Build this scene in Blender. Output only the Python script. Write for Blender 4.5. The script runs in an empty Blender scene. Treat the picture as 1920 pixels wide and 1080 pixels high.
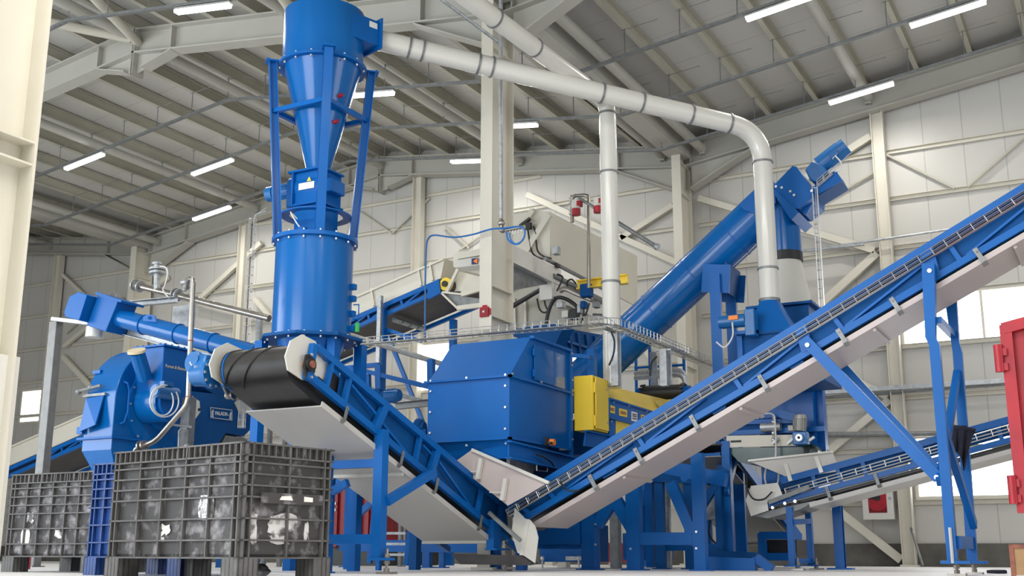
import bpy, bmesh, math, random
from mathutils import Vector, Matrix
random.seed(7)
S = bpy.context.scene
COL = S.collection
PI = math.pi
# ---------------------------------------------------------------- camera, world, exposure
# building frame: X runs along the end wall, Y runs away from the camera to that wall, Z up (metres)
FPX, HZ, ROLL, CH, YAW = 2136.0, 1040.0, .002, .17, math.radians(28.3)
PITCH = math.atan((HZ-540)/FPX)
FW = Vector((-math.sin(YAW)*math.cos(PITCH), math.cos(YAW)*math.cos(PITCH), math.sin(PITCH)))
_r = Vector((math.cos(YAW), math.sin(YAW), 0)); _u = _r.cross(FW)
RT = _r*math.cos(ROLL)+_u*math.sin(ROLL); UP = _u*math.cos(ROLL)-_r*math.sin(ROLL)
CAM = Vector((0, 0, CH))
cam = bpy.data.cameras.new('camera'); cam_o = bpy.data.objects.new('camera', cam); COL.objects.link(cam_o)
cam.sensor_width = 36; cam.lens = 36*FPX/1920; cam.clip_start = .05; cam.clip_end = 300
m3 = Matrix((RT, UP, -FW)).transposed()
cam_o.matrix_world = Matrix.Translation(CAM) @ m3.to_4x4()
S.camera = cam_o
W = bpy.data.worlds.new('world'); S.world = W; W.use_nodes = True
bg = W.node_tree.nodes['Background']; bg.inputs[0].default_value = (.92, .95, 1.0, 1); bg.inputs[1].default_value = .95
def area(name, loc, rot, sx, sy, power, col=(1, 1, 1)):
    l = bpy.data.lights.new(name, 'AREA'); l.shape = 'RECTANGLE'; l.size = sx; l.size_y = sy; l.energy = power; l.color = col
    o = bpy.data.objects.new(name, l); COL.objects.link(o); o.location = loc; o.rotation_euler = rot
    return o
# unseen fill lamps added out of view: overhead, behind the camera, left and right
area('front_top_fill', (-3, 3.5, 6.9), (0, 0, 0), 12, 1.2, 850, (1, .96, .90))  # added overhead lamp that lifts the near floor
area('rear_top_fill', (-3, -3.5, 6.9), (0, 0, 0), 12, 1.2, 320, (1, .97, .92))  # added overhead lamp behind the camera
area('front_left_fill', (-9, -7, 3.2), (math.radians(84), 0, math.radians(-14)), 9, 5.5, 1500, (.88, .94, 1))  # added lamp for the main light from front left, no door modelled
area('left_fill', (-19, 3, 3.2), (math.radians(80), 0, math.radians(-75)), 7, 5, 900, (.88, .94, 1))  # added lamp lighting from the left, no door there
area('right_fill', (13.2, 9.5, 3.6), (0, math.radians(84), 0), 5, 7, 650, (.92, .95, 1))  # added lamp to brighten faces turned right, no door there
S.view_settings.view_transform = 'Standard'; S.view_settings.look = 'None'
S.view_settings.gamma = 1; S.view_settings.use_curve_mapping = False; S.view_settings.exposure = -0.04
try:
    S.cycles.use_denoising = True; S.cycles.max_bounces = 8; S.cycles.diffuse_bounces = 4
except Exception: pass

def ray(x, y): return FW*FPX + RT*(x-960) - UP*(y-540)
def P(x, y, a=None, b=None, z=None):
    """point of the place seen at photo position x, y on the plane X=a, Y=b or Z=z"""
    d = ray(x, y)
    t = a/d.x if a is not None else b/d.y if b is not None else (z-CH)/d.z
    return CAM + d*t
V = lambda x, y, z: Vector((x, y, z))
# ---------------------------------------------------------------- materials
MT = {}
def mat(name, col, rough=.5, metal=0, spec=.5, noise=0, nscale=6, coat=0, bump=0, col2=None, emit=None, es=0, detail=3, lo=.35, hi=.7, bscale=None):
    m = bpy.data.materials.new(name); m.use_nodes = True; nt = m.node_tree; b = nt.nodes['Principled BSDF']
    c = (*col, 1)
    b.inputs['Base Color'].default_value = c; b.inputs['Roughness'].default_value = rough; b.inputs['Metallic'].default_value = metal
    b.inputs['Specular IOR Level'].default_value = spec
    if coat: b.inputs['Coat Weight'].default_value = coat; b.inputs['Coat Roughness'].default_value = .12
    if emit: b.inputs['Emission Color'].default_value = (*emit, 1); b.inputs['Emission Strength'].default_value = es
    if noise or col2 or bump:
        tc = nt.nodes.new('ShaderNodeTexCoord')
    if noise or col2:
        n = nt.nodes.new('ShaderNodeTexNoise'); n.inputs['Scale'].default_value = nscale; n.inputs['Detail'].default_value = detail
        r = nt.nodes.new('ShaderNodeValToRGB'); r.color_ramp.elements[0].position = lo; r.color_ramp.elements[1].position = hi
        k = col2 or tuple(v*(1-noise) for v in col)
        r.color_ramp.elements[0].color = c; r.color_ramp.elements[1].color = (*k, 1)
        nt.links.new(tc.outputs['Object'], n.inputs['Vector']); nt.links.new(n.outputs['Fac'], r.inputs['Fac']); nt.links.new(r.outputs['Color'], b.inputs['Base Color'])
    if bump:
        n2 = nt.nodes.new('ShaderNodeTexNoise'); n2.inputs['Scale'].default_value = bscale or nscale*4
        bp = nt.nodes.new('ShaderNodeBump'); bp.inputs['Strength'].default_value = bump; bp.inputs['Distance'].default_value = .01
        nt.links.new(tc.outputs['Object'], n2.inputs['Vector']); nt.links.new(n2.outputs['Fac'], bp.inputs['Height']); nt.links.new(bp.outputs['Normal'], b.inputs['Normal'])
    MT[name] = m; return m
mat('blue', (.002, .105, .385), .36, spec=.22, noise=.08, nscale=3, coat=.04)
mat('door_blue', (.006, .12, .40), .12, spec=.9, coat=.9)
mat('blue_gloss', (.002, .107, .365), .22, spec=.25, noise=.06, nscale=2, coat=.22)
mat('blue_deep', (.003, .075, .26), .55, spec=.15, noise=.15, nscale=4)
mat('beam_grey', (.42, .41, .365), .5, noise=.06, nscale=2)
mat('blue_crate', (.006, .045, .20), .5, noise=.3, nscale=9)
mat('cream', (.62, .59, .50), .45, noise=.05, nscale=2)
mat('cream_dull', (.44, .42, .345), .5, noise=.08, nscale=2)
mat('pan_shaded', (.27, .265, .25), .45, noise=.06, nscale=1.5)  # same pan sheet, its colour darkened to stand for shade
mat('pan_white', (.50, .485, .455), .38, noise=.05, nscale=1.5)
mat('pan_pink', (.47, .41, .395), .38, noise=.05, nscale=1.5)
mat('duct_white', (.62, .61, .56), .22, noise=.03, nscale=2, coat=.4)
mat('steel', (.36, .335, .30), .32, metal=.85, noise=.25, nscale=8)
mat('galv', (.46, .48, .49), .45, metal=.6, noise=.3, nscale=18)
mat('galv_dull', (.24, .25, .25), .5, metal=.5, noise=.25, nscale=14)
mat('bolt', (.68, .68, .66), .3, metal=.8)
mat('rubber', (.022, .021, .020), .42, noise=.4, nscale=5, bump=.25, bscale=9)
mat('belt', (.055, .050, .052), .5, noise=.4, nscale=6)
mat('belt_green', (.02, .06, .045), .25, noise=.4, nscale=5)
mat('black', (.012, .012, .013), .45)
mat('dark_cavity', (.01, .011, .014), .8)
mat('yellow', (.85, .60, .035), .38, noise=.04, nscale=3, coat=.15)
mat('red', (.38, .008, .02), .42, noise=.25, nscale=5)
mat('red_dark', (.26, .006, .012), .5, noise=.25, nscale=4)
mat('rust', (.30, .10, .06), .6, noise=.4, nscale=20)
mat('motor_grey', (.33, .33, .31), .45, metal=.3, noise=.2, nscale=12)
mat('motor_blue', (.005, .12, .36), .35, noise=.15, nscale=10, coat=.2)
mat('crate_grey', (.078, .076, .073), .6, noise=.35, nscale=7, col2=(.125, .12, .12), bump=.15, lo=.4, hi=.75, detail=6)
mat('crate_panel', (.042, .040, .040), .6, nscale=11, col2=(.26, .25, .26), lo=.50, hi=.70, detail=9)
mat('sticker_worn', (.62, .61, .60), .7, nscale=16, col2=(.13, .125, .125), lo=.46, hi=.58, detail=6)
mat('post_grey', (.20, .20, .195), .45, metal=.2, noise=.2, nscale=10)
mat('foil', (.55, .55, .56), .25, metal=.8, noise=.6, nscale=22, bump=1.0, bscale=25)
mat('carton', (.42, .26, .13), .8, noise=.25, nscale=6)
mat('cloth_navy', (.012, .014, .03), .9, noise=.3, nscale=12)
mat('paper', (.78, .77, .72), .7)
mat('ink', (.04, .04, .05), .6)
mat('ink_blue', (.01, .02, .12), .5)
mat('orange', (.85, .22, .02), .5)
mat('green', (.05, .45, .10), .5)
mat('hose_blue', (.015, .14, .42), .4)
mat('hose_white', (.62, .62, .60), .5)
mat('tube_lamp', (1, 1, 1), .5, emit=(.97, .98, 1), es=9.0)
mat('lamp_body', (.55, .55, .53), .5)
mat('window_light', (1, 1, 1), .3, emit=(.95, .96, 1), es=5.0)
mat('glass_dark', (.03, .03, .03), .08, spec=.8)
mat('kerb', (.12, .115, .10), .85, noise=.4, nscale=4)
mat('flange_tan', (.62, .52, .34), .6)
mat('silver_letter', (.62, .66, .70), .35, metal=.3)
# floor: pale sealed concrete
m = mat('concrete', (.86, .85, .83), .45, nscale=1.2, col2=(.76, .75, .74), bump=.05, detail=8, lo=.3, hi=.75)
# wall cladding: white metal sandwich panels with fine vertical ribs and a joint every metre
def clad(name, col, axis, pitch, fine):
    m = bpy.data.materials.new(name); m.use_nodes = True; nt = m.node_tree; b = nt.nodes['Principled BSDF']; b.inputs['Roughness'].default_value = .42
    tc = nt.nodes.new('ShaderNodeTexCoord'); sx = nt.nodes.new('ShaderNodeSeparateXYZ'); nt.links.new(tc.outputs['Object'], sx.inputs[0])
    def line(p, w):
        d = nt.nodes.new('ShaderNodeMath'); d.operation = 'DIVIDE'; d.inputs[1].default_value = p; nt.links.new(sx.outputs[axis], d.inputs[0])
        f = nt.nodes.new('ShaderNodeMath'); f.operation = 'FRACT'; nt.links.new(d.outputs[0], f.inputs[0])
        g = nt.nodes.new('ShaderNodeMath'); g.operation = 'LESS_THAN'; g.inputs[1].default_value = w/p; nt.links.new(f.outputs[0], g.inputs[0]); return g
    a = line(pitch, .018)
    mx = nt.nodes.new('ShaderNodeMixRGB'); mx.inputs[1].default_value = (*col, 1); mx.inputs[2].default_value = (*[c*.74 for c in col], 1)
    nt.links.new(a.outputs[0], mx.inputs[0]); nt.links.new(mx.outputs[0], b.inputs['Base Color'])
    f = line(fine, fine*.25)
    bp = nt.nodes.new('ShaderNodeBump'); bp.inputs['Strength'].default_value = .35; bp.inputs['Distance'].default_value = .004
    nt.links.new(f.outputs[0], bp.inputs['Height']); nt.links.new(bp.outputs[0], b.inputs['Normal'])
    MT[name] = m
clad('wall_clad', (.50, .487, .45), 0, .62, .155)
clad('roof_clad', (.52, .51, .48), 1, 1.0, .25)
# ---------------------------------------------------------------- mesh helpers
class MB:
    def __init__(s): s.v = []; s.f = []; s.sm = []; s.pc = []
    def _add(s, vs, fs, sm=False):
        n = len(s.v); s.v += [tuple(v) for v in vs]; s.f += [tuple(i+n for i in f) for f in fs]; s.sm += [sm]*len(fs); return s
    def box(s, x0, x1, y0, y1, z0, z1):
        vs = [(x, y, z) for x in (x0, x1) for y in (y0, y1) for z in (z0, z1)]
        return s._add(vs, [(0, 1, 3, 2), (4, 6, 7, 5), (0, 4, 5, 1), (2, 3, 7, 6), (0, 2, 6, 4), (1, 5, 7, 3)])
    def prism(s, poly, vec):
        n = len(poly); vec = Vector(vec); poly = [Vector(p) for p in poly]
        return s._add(poly+[p+vec for p in poly], [tuple(range(n))[::-1], tuple(range(n, 2*n))]+[(i, (i+1) % n, n+(i+1) % n, n+i) for i in range(n)])
    def sweep(s, p0, p1, prof, up=(0, 0, 1)):
        p0, p1 = Vector(p0), Vector(p1); d = (p1-p0).normalized(); up = Vector(up)
        if abs(d.dot(up.normalized())) > .98: up = Vector((0, 1, 0)) if abs(d.z) > .7 else Vector((0, 0, 1))
        sd = d.cross(up).normalized(); u = sd.cross(d)
        return s.prism([p0+sd*x+u*y for x, y in prof], p1-p0)
    def beam(s, p0, p1, w, h, up=(0, 0, 1)):
        return s.sweep(p0, p1, [(-w/2, -h/2), (w/2, -h/2), (w/2, h/2), (-w/2, h/2)], up)
    def ibeam(s, p0, p1, w, h, tw=.012, tf=.018, up=(0, 0, 1)):
        a, b = w/2, h/2; t = tw/2
        return s.sweep(p0, p1, [(-a, -b), (a, -b), (a, -b+tf), (t, -b+tf), (t, b-tf), (a, b-tf), (a, b), (-a, b), (-a, b-tf), (-t, b-tf), (-t, -b+tf), (-a, -b+tf)], up)
    def cchan(s, p0, p1, w, h, t=.008, up=(0, 0, 1), flip=1):
        f = flip
        pr = [(f*-w/2, -h/2), (f*w/2, -h/2), (f*w/2, -h/2+t), (f*(-w/2+t), -h/2+t), (f*(-w/2+t), h/2-t), (f*w/2, h/2-t), (f*w/2, h/2), (f*-w/2, h/2)]
        return s.sweep(p0, p1, pr, up)
    def cyl(s, p0, p1, r0, r1=None, n=20, caps=True):
        r1 = r0 if r1 is None else r1
        p0, p1 = Vector(p0), Vector(p1); d = (p1-p0).normalized()
        q = d.cross(Vector((0, 0, 1)) if abs(d.z) < .9 else Vector((1, 0, 0))).normalized(); w = d.cross(q)
        vs = [p+(q*math.cos(2*PI*i/n)+w*math.sin(2*PI*i/n))*r for p, r in ((p0, r0), (p1, r1)) for i in range(n)]
        s._add(vs, [(i, (i+1) % n, n+(i+1) % n, n+i) for i in range(n)], True)
        if caps:
            s._add(vs[:n], [tuple(range(n))[::-1]]); s._add(vs[n:], [tuple(range(n))])
        return s
    def lathe(s, o, d, prof, n=32, closed=False):
        o, d = Vector(o), Vector(d).normalized()
        q = d.cross(Vector((0, 0, 1)) if abs(d.z) < .9 else Vector((1, 0, 0))).normalized(); w = d.cross(q)
        vs = []; 
        for r, t in prof: vs += [o+d*t+(q*math.cos(2*PI*i/n)+w*math.sin(2*PI*i/n))*r for i in range(n)]
        k = len(prof); fs = []
        for j in range(k if closed else k-1):
            a, b = j*n, ((j+1) % k)*n
            fs += [(a+i, a+(i+1) % n, b+(i+1) % n, b+i) for i in range(n)]
        return s._add(vs, fs, True)
    def path(s, pts, r, n=8, caps=True, radii=None):
        pts = [Vector(p) for p in pts]; k = len(pts); vs = []
        q = None
        for i, p in enumerate(pts):
            t = ((pts[min(i+1, k-1)]-p).normalized()+(p-pts[max(i-1, 0)]).normalized()).normalized()
            if q is None: q = t.cross(Vector((0, 0, 1)) if abs(t.z) < .9 else Vector((1, 0, 0))).normalized()
            else: q = (q-t*q.dot(t)).normalized()
            w = t.cross(q); rr = radii[i] if radii else r
            sc = 1.0
            if 0 < i < k-1:
                cs = (pts[i+1]-p).normalized().dot((p-pts[i-1]).normalized()); sc = 1/max(.5, math.sqrt(max(0, (1+cs)/2)))
            vs += [p+(q*math.cos(2*PI*j/n)+w*math.sin(2*PI*j/n))*rr*(1+(sc-1)*.6) for j in range(n)]
        fs = [(i*n+j, i*n+(j+1) % n, (i+1)*n+(j+1) % n, (i+1)*n+j) for i in range(k-1) for j in range(n)]
        s._add(vs, fs, True)
        if caps: s._add(vs[:n], [tuple(range(n))[::-1]]); s._add(vs[-n:], [tuple(range(n))])
        return s
    def ball(s, c, r, n=8):
        return s.lathe(Vector(c)-Vector((0, 0, r)), (0, 0, 1), [(max(.001, r*math.sin(PI*i/n)), r-r*math.cos(PI*i/n)) for i in range(n+1)], n*2)
    def bolts(s, pts, d, r=.009, h=.008):
        d = Vector(d).normalized()
        for p in pts:
            a = (len(s.v), len(s.f)); s.cyl(Vector(p), Vector(p)+d*h, r, r, 6); s.pc.append((*a, len(s.v), len(s.f)))
        return s
    def tri(s, *poly): return s._add([Vector(p) for p in poly], [tuple(range(len(poly)))])
    def xf(s, M): s.v = [tuple(M @ Vector(v)) for v in s.v]; return s
    def piece(s):
        "marks the end of one piece: build() makes each an object of its own"
        a = (s.pc[-1][2], s.pc[-1][3]) if s.pc else (0, 0); s.pc.append((*a, len(s.v), len(s.f))); return s
    def build(s, name, m, parent=None, kind=None, bevel=0, label=None):
        if len(s.pc) > 1 and s.pc[0][0] == 0 and s.pc[-1][2] == len(s.v) and all(a[2] == b[0] for a, b in zip(s.pc, s.pc[1:])):
            for v0, f0, v1, f1 in s.pc:
                q = MB(); q.v = s.v[v0:v1]; q.f = [tuple(i-v0 for i in f) for f in s.f[f0:f1]]; o = q.build(name, m, parent, kind, bevel, label)
            return o
        me = bpy.data.meshes.new(name); me.from_pydata(s.v, [], s.f); me.validate(clean_customdata=False)
        bm = bmesh.new(); bm.from_mesh(me); bmesh.ops.recalc_face_normals(bm, faces=bm.faces); bm.to_mesh(me); bm.free()
        me.polygons.foreach_set('use_smooth', [True]*len(me.polygons)); me.set_sharp_from_angle(angle=math.radians(32)); me.update()
        me.materials.append(MT[m] if isinstance(m, str) else m)
        o = bpy.data.objects.new(name, me); COL.objects.link(o)
        if parent: o.parent = parent; o.matrix_parent_inverse = parent.matrix_basis.inverted()
        if kind: o['kind'] = kind
        if label: o['label'] = label
        if bevel:
            bv = o.modifiers.new('bevel', 'BEVEL'); bv.width = bevel; bv.segments = 2; bv.limit_method = 'ANGLE'; bv.angle_limit = .6
        return o
def tag(o, label, cat, group=None):
    o['label'] = label; o['category'] = cat
    if group: o['group'] = group
    return o
def thing(name, label, cat, loc=(0, 0, 0), group=None):
    o = bpy.data.objects.new(name, None); COL.objects.link(o); o.location = loc; o.empty_display_size = .1
    return tag(o, label, cat, group)
def one(name, mb, m, label, cat, group=None, **k): return tag(mb.build(name, m, **k), label, cat, group)
def kids(o): return [c for c in COL.objects if c.parent == o]
def copy_tree(o, off, label, group=None):
    """a copy of a thing and of each of its parts and sub-parts"""
    def cp(x, par):
        c = x.copy(); COL.objects.link(c)
        if par: c.parent = par; c.matrix_parent_inverse = x.matrix_parent_inverse.copy()
        for k in kids(x):
            if k is not c: cp(k, c)
        return c
    c = cp(o, None); c.location = o.location+Vector(off); c['label'] = label
    if group: c['group'] = group
    return c
def arc(c, r, a0, a1, u, w, n=8):
    c, u, w = Vector(c), Vector(u), Vector(w)
    return [c+u*r*math.cos(a0+(a1-a0)*i/n)+w*r*math.sin(a0+(a1-a0)*i/n) for i in range(n+1)]
def curve_pts(pts, n=6):
    """Catmull-Rom through the points"""
    pts = [Vector(p) for p in pts]; out = []
    q = [pts[0]*2-pts[1]]+pts+[pts[-1]*2-pts[-2]]
    for i in range(1, len(q)-2):
        for j in range(n):
            t = j/n; a, b, c, d = q[i-1], q[i], q[i+1], q[i+2]
            out.append(.5*((2*b)+(c-a)*t+(2*a-5*b+4*c-d)*t*t+(3*b-a-3*c+d)*t**3))
    return out+[pts[-1]]
def text(txt, o, xd, yd, size, m, parent, name='lettering', depth=.002, bold=0):
    cu = bpy.data.curves.new(name, 'FONT'); cu.body = txt; cu.size = size; cu.extrude = depth; cu.align_x = 'CENTER'; cu.align_y = 'CENTER'; cu.offset = bold
    ob = bpy.data.objects.new(name, cu); COL.objects.link(ob); cu.materials.append(MT[m])
    xd, yd = Vector(xd).normalized(), Vector(yd).normalized(); zd = xd.cross(yd)
    M = Matrix((xd, yd, zd)).transposed().to_4x4(); M.translation = Vector(o)
    bpy.context.view_layer.update()
    me = bpy.data.meshes.new_from_object(ob.evaluated_get(bpy.context.evaluated_depsgraph_get()))
    bpy.data.objects.remove(ob); bpy.data.curves.remove(cu); ob = bpy.data.objects.new(name, me); COL.objects.link(ob)
    if not me.materials: me.materials.append(MT[m])
    ob.parent = parent; ob.matrix_parent_inverse = parent.matrix_basis.inverted() if parent else Matrix(); ob.matrix_basis = M
    return ob
# ================================================================ the hall
WB, VA, PER, BAY = 19.03, -6.57, 13.3, 7.05
def zb(a):
    d = abs(((a-VA+PER/2) % PER)-PER/2); return 7.0+.135*d
AL, AR = VA-PER*1.5, VA+PER/2      # from the left ridge-line to the right one
MB().box(-40, 14, -12, 22, -.1, 0).build('floor', 'concrete', kind='structure')
# end wall with its window openings
wins = [(-3.06, -.55, 3.44, 4.30), (-3.02, -1.40, 1.02, 2.02), (-24.06, -23.12, 3.28, 4.13), (-9.13, -8.67, 3.40, 3.85), (-12.6, -11.6, 3.30, 4.32)]
def wallmb():
    m = MB(); xs = sorted({AL-6, 14, *[w[0] for w in wins], *[w[1] for w in wins]}); 
    for i in range(len(xs)-1):
        x0, x1 = xs[i], xs[i+1]; cut = sorted([(w[2], w[3]) for w in wins if w[0] <= x0+1e-6 and w[1] >= x1-1e-6]); z = .35
        for c0, c1 in cut: m.box(x0, x1, WB, WB+.1, z, c0); z = c1
        m.box(x0, x1, WB, WB+.1, z, 9.2)
    return m
wallmb().build('wall_back', 'wall_clad', kind='structure')
MB().box(AL-6, 14, WB-.04, WB+.12, 0, .35).build('baseboard_back', 'kerb', kind='structure')
for i, (x0, x1, z0, z1) in enumerate(wins):
    f = MB(); t = .05
    f.box(x0, x1, WB-.03, WB+.06, z0, z0+t).box(x0, x1, WB-.03, WB+.06, z1-t, z1).box(x0, x0+t, WB-.03, WB+.06, z0+t, z1-t).box(x1-t, x1, WB-.03, WB+.06, z0+t, z1-t)
    if x1-x0 > 1.3: f.box((x0+x1)/2-.02, (x0+x1)/2+.02, WB-.03, WB+.06, z0+t, z1-t)
    w = f.build('window_%d' % (i+1), 'cream', kind='structure')
    MB().box(x0+.02, x1-.02, WB+.03, WB+.045, z0+.02, z1-.02).build('window_pane', 'window_light', w)
MB().box(13.4, 13.5, -12, WB+.1, 0, 9).build('wall_right', 'wall_clad', kind='structure')  # side wall out of view, placed to block world light from the right
# left side wall far off and roof
MB().box(AL-6.1, AL-6, -12, WB+.1, 0, 9).build('wall_left', 'wall_clad', kind='structure')
rf = MB()
for a0, a1 in ((VA-PER*2, VA-PER*1.5), (VA-PER*1.5, VA-PER), (VA-PER, VA-PER/2), (VA-PER/2, VA), (VA, VA+PER/2), (VA+PER/2, VA+PER)):
    rf.prism([(a0, -10, zb(a0)+.64), (a1, -10, zb(a1)+.64), (a1, -10, zb(a1)+.74), (a0, -10, zb(a0)+.74)], (0, 10+WB+.1, 0))
rf.build('ceiling', 'roof_clad', kind='structure')
def st(name, mb, m='cream'): return mb.build(name, m, kind='structure')
# rafters of three frames, columns under the valleys
def rafter(a0, a1, b, m='beam_grey'):
    """valley a0 -> ridge a1: I section with a haunch at the valley"""
    s = 1 if a1 > a0 else -1; mb = MB(); z0, z1 = zb(a0), zb(a1)
    mb.ibeam((a0, b, z0+.21), (a1, b, z1+.21), .24, .42, .015, .025)
    h = a0+s*1.25
    mb.prism([(a0+s*.14, b-.01, z0-.42), (h, b-.01, zb(h)), (a0+s*.14, b-.01, z0+.03)], (0, .02, 0))
    mb.beam((a0+s*.14, b, z0-.42), (h+s*.1, b, zb(h)+.005), .24, .02)
    r = a1-s*.8
    mb.prism([(a1, b-.01, z1-.32), (a1, b-.01, z1+.03), (r, b-.01, zb(r))], (0, .02, 0))
    mb.beam((a1-s*.18, b, z1-.27), (r, b, zb(r)), .22, .02); mb.box(a1-.02*s-.005, a1-.02*s+.005, b-.12, b+.12, z1-.36, z1+.42)
    for k in (a0+s*.16, h, r, a1-s*.02): mb.box(k-.01, k+.01, b-.11, b+.11, zb(k)-(.17 if k == a1-s*.02 else 0), zb(k)+.4)
    return st('roof_rafter', mb, m)
for b in (WB-.25, WB-BAY, WB-2*BAY, WB-3*BAY):
    for k in (-2, -1, 0, 1):
        a0 = VA+PER*k
        if k > -2: rafter(a0, a0-PER/2, b)
        if k < 1: rafter(a0, a0+PER/2, b)
def column(a, b, w=.165, d=.56, top=None, m='cream', zs=(2.95, 3.32)):
    top = top or zb(a)+.42; mb = MB()
    mb.ibeam((a, b, 0), (a, b, top), w, d, .015, .022, up=(0, 1, 0))
    for z in (*zs, top-1.0, top-.42, top-.02): mb.box(a-w/2+.01, a+w/2-.01, b-d/2+.02, b+d/2-.02, z, z+.015)
    mb.box(a-w/2-.06, a+w/2+.06, b-d/2-.04, b+d/2+.04, 0, .03)
    return st('steel_column', mb, m)
for k in (-1, 0, 1):
    column(VA+PER*k, WB-.4)
column(VA-.04, WB-BAY-.1); column(VA-PER, WB-BAY)
cC = column(VA+.03, WB-2*BAY-.20, .30, .5, zs=(P(30, 272, b=WB-2*BAY-.3).z, P(30, 230, b=WB-2*BAY-.3).z))
# purlins and tubular struts
np_ = 8; sp = PER/2/np_
for k in range(-12, 15):
    a = VA+sp*(k if True else 0)
    if abs(k) % 8 == 4 or k % 8 == 0: pass
    for q in (0,):
        z = zb(a)+.42+.1
        pm = MB().sweep((a, -9, z), (a, WB, z), [(-.04, -.1), (.04, -.1), (.04, -.09), (-.028, -.09), (-.028, .09), (.04, .09), (.04, .1), (-.04, .1)])
        st('roof_purlin', pm, 'cream_dull')
for k in range(-24, -12):
    a = VA+sp*k; z = zb(a)+.52
    st('roof_purlin', MB().sweep((a, 3, z), (a, WB, z), [(-.04, -.1), (.04, -.1), (.04, -.09), (-.028, -.09), (-.028, .09), (.04, .09), (.04, .1), (-.04, .1)]), 'cream_dull')
bays = [(WB-.35, WB-BAY+.12), (WB-BAY-.12, WB-2*BAY+.12), (WB-2*BAY-.12, WB-3*BAY+.12)]
for a in (VA-.38, VA+.38, VA+sp*4, VA-sp*4, VA-PER/2, VA-sp*12, VA-PER+.38, VA-PER-.38, VA-PER-sp*4, VA-PER-sp*8):
    for b1, b0 in bays:
        z = zb(a)+.24
        st('roof_strut', MB().cyl((a, b0, z), (a, b1, z), .085, n=14).cyl((a, b0-.02, z), (a, b0+.1, z), .05, n=8).box(a-.05, a+.05, b1-.02, b1+.1, z-.1, z+.1).box(a-.05, a+.05, b0-.1, b0+.02, z-.1, z+.1), 'beam_grey')
for a in (VA, VA-PER):
    for b1, b0 in bays: st('valley_beam', MB().box(a-.17, a+.17, b0, b1, zb(a)+.13, zb(a)+.16).box(a-.17, a-.15, b0, b1, zb(a)+.16, zb(a)+.42).box(a+.15, a+.17, b0, b1, zb(a)+.16, zb(a)+.42), 'beam_grey')
# diagonal wind bracing tubes of the roof
for (a0, b0, a1, b1) in ((VA-PER/2, WB-BAY, VA-sp*4, WB-2*BAY), (VA-PER/2, WB-2*BAY+.2, VA-PER+.6, WB-BAY), (VA-sp*4, WB-BAY-.1, VA-.4, WB-2*BAY), (VA-PER/2, WB-BAY-.2, VA-sp*12, WB-2*BAY)):
    st('roof_strut', MB().cyl((a0, b0, zb(a0)+.2), (a1, b1, zb(a1)+.2), .07, n=12), 'cream')
# wind posts, girts and bracing of the end wall
for a in (-12.35, -3.16, -17.0, -22.98):
    st('wind_post', MB().ibeam((a, WB-.16, 0), (a, WB-.16, zb(a)+.1), .17, .2, .01, .014, up=(1, 0, 0)).box(a-.13, a+.13, WB-.3, WB-.02, 0, .03))
for z in (.98, 1.81, 2.64, 3.46, 4.29, 5.12, 5.96, 6.78):
    segs = [(AL-6, -23.08), (-22.88, -19.95), (-19.75, -17.1), (-16.9, -12.45), (-12.25, -6.7), (-6.4, -3.26), (-3.06, 6)]
    for x0, x1 in segs:
        if any(w[2]-.1 < z < w[3]+.1 and w[0] < x1 and w[1] > x0 and False for w in wins): continue
        st('wall_girt', MB().cchan((x0, WB-.035, z), (x1, WB-.035, z), .06, .075, .006))
for z in (7.4,):
    for x0, x1 in ((-16.9, -12.45), (-12.25, -9.6)): st('wall_girt', MB().cchan((x0, WB-.035, z), (x1, WB-.035, z), .06, .075, .006))
def brace(x0, y0, x1, y1, w=.11, b=WB-.12): st('wall_brace', MB().beam(P(x0, y0, b=b), P(x1, y1, b=b), .08, w, up=(0, 0, 1)), 'cream')
for q in [(1632, 256, 1450, 372, .12), (1310, 372, 1640, 470), (1645, 475, 1330, 760, .13), (1330, 640, 1640, 470, .0), (1560, 690, 1665, 745), (1668, 750, 1420, 960, .12), (1560, 948, 1690, 1050, .13),
          (988, 365, 1285, 500), (1262, 385, 1165, 447, .1), (1270, 505, 1160, 600, .1), (1160, 380, 1330, 520, .0), (1290, 540, 1120, 690, .1), (1165, 590, 1240, 700, .1),
          (545, 640, 478, 560, .1), (490, 455, 375, 560, .11), (375, 570, 500, 600, .08), (118, 515, 250, 640, .08), (315, 520, 215, 590, .1), (120, 650, 230, 560, .09), (118, 668, 270, 830, .12), (262, 645, 120, 860, .0), (225, 760, 120, 830, .08),
          (735, 545, 680, 620, .08)]:
    if len(q) == 5 and q[4] == 0: continue
    brace(*q)
for q in [(1662, 290, 1790, 353), (1815, 350, 1920, 258), (1550, 375, 1645, 320), (672, 395, 735, 438), (735, 438, 805, 372), (835, 425, 880, 465), (905, 440, 860, 470), (125, 625, 195, 560)]:
    b = WB-.07
    st('wall_brace', MB().beam(P(q[0], q[1], b=b), P(q[2], q[3], b=b), .03, .035), 'cream_dull')
st('wall_pipe', MB().path([P(1180, 1, b=WB-.2)+V(0, 0, 0)]+[P(1180, 2, b=WB-.2)], .001) if False else MB().cyl(P(1160, 775, b=WB-.2), P(1910, 718, b=WB-.2), .028).cyl(P(1460, 816, b=WB-.22), P(1910, 812, b=WB-.22), .045), 'galv_dull')
# horizontal service pipes and perforated tray along the wall
one('cable_ladder', MB().beam(P(1525, 737, b=WB-.3), P(1900, 713, b=WB-.3), .1, .07), 'galv', 'long perforated galvanised cable tray running along the end wall under the right window', 'cable tray')
one('water_pipe', MB().cyl(P(1490, 473, b=WB-.27), P(1780, 430, b=WB-.27), .022, n=10).cyl(P(1490, 473, b=WB-.27), P(1620, 458, b=WB-.27), .022, n=10), 'galv', 'thin silver pipe crossing the upper end wall behind the blue screw drive', 'pipe')
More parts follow.
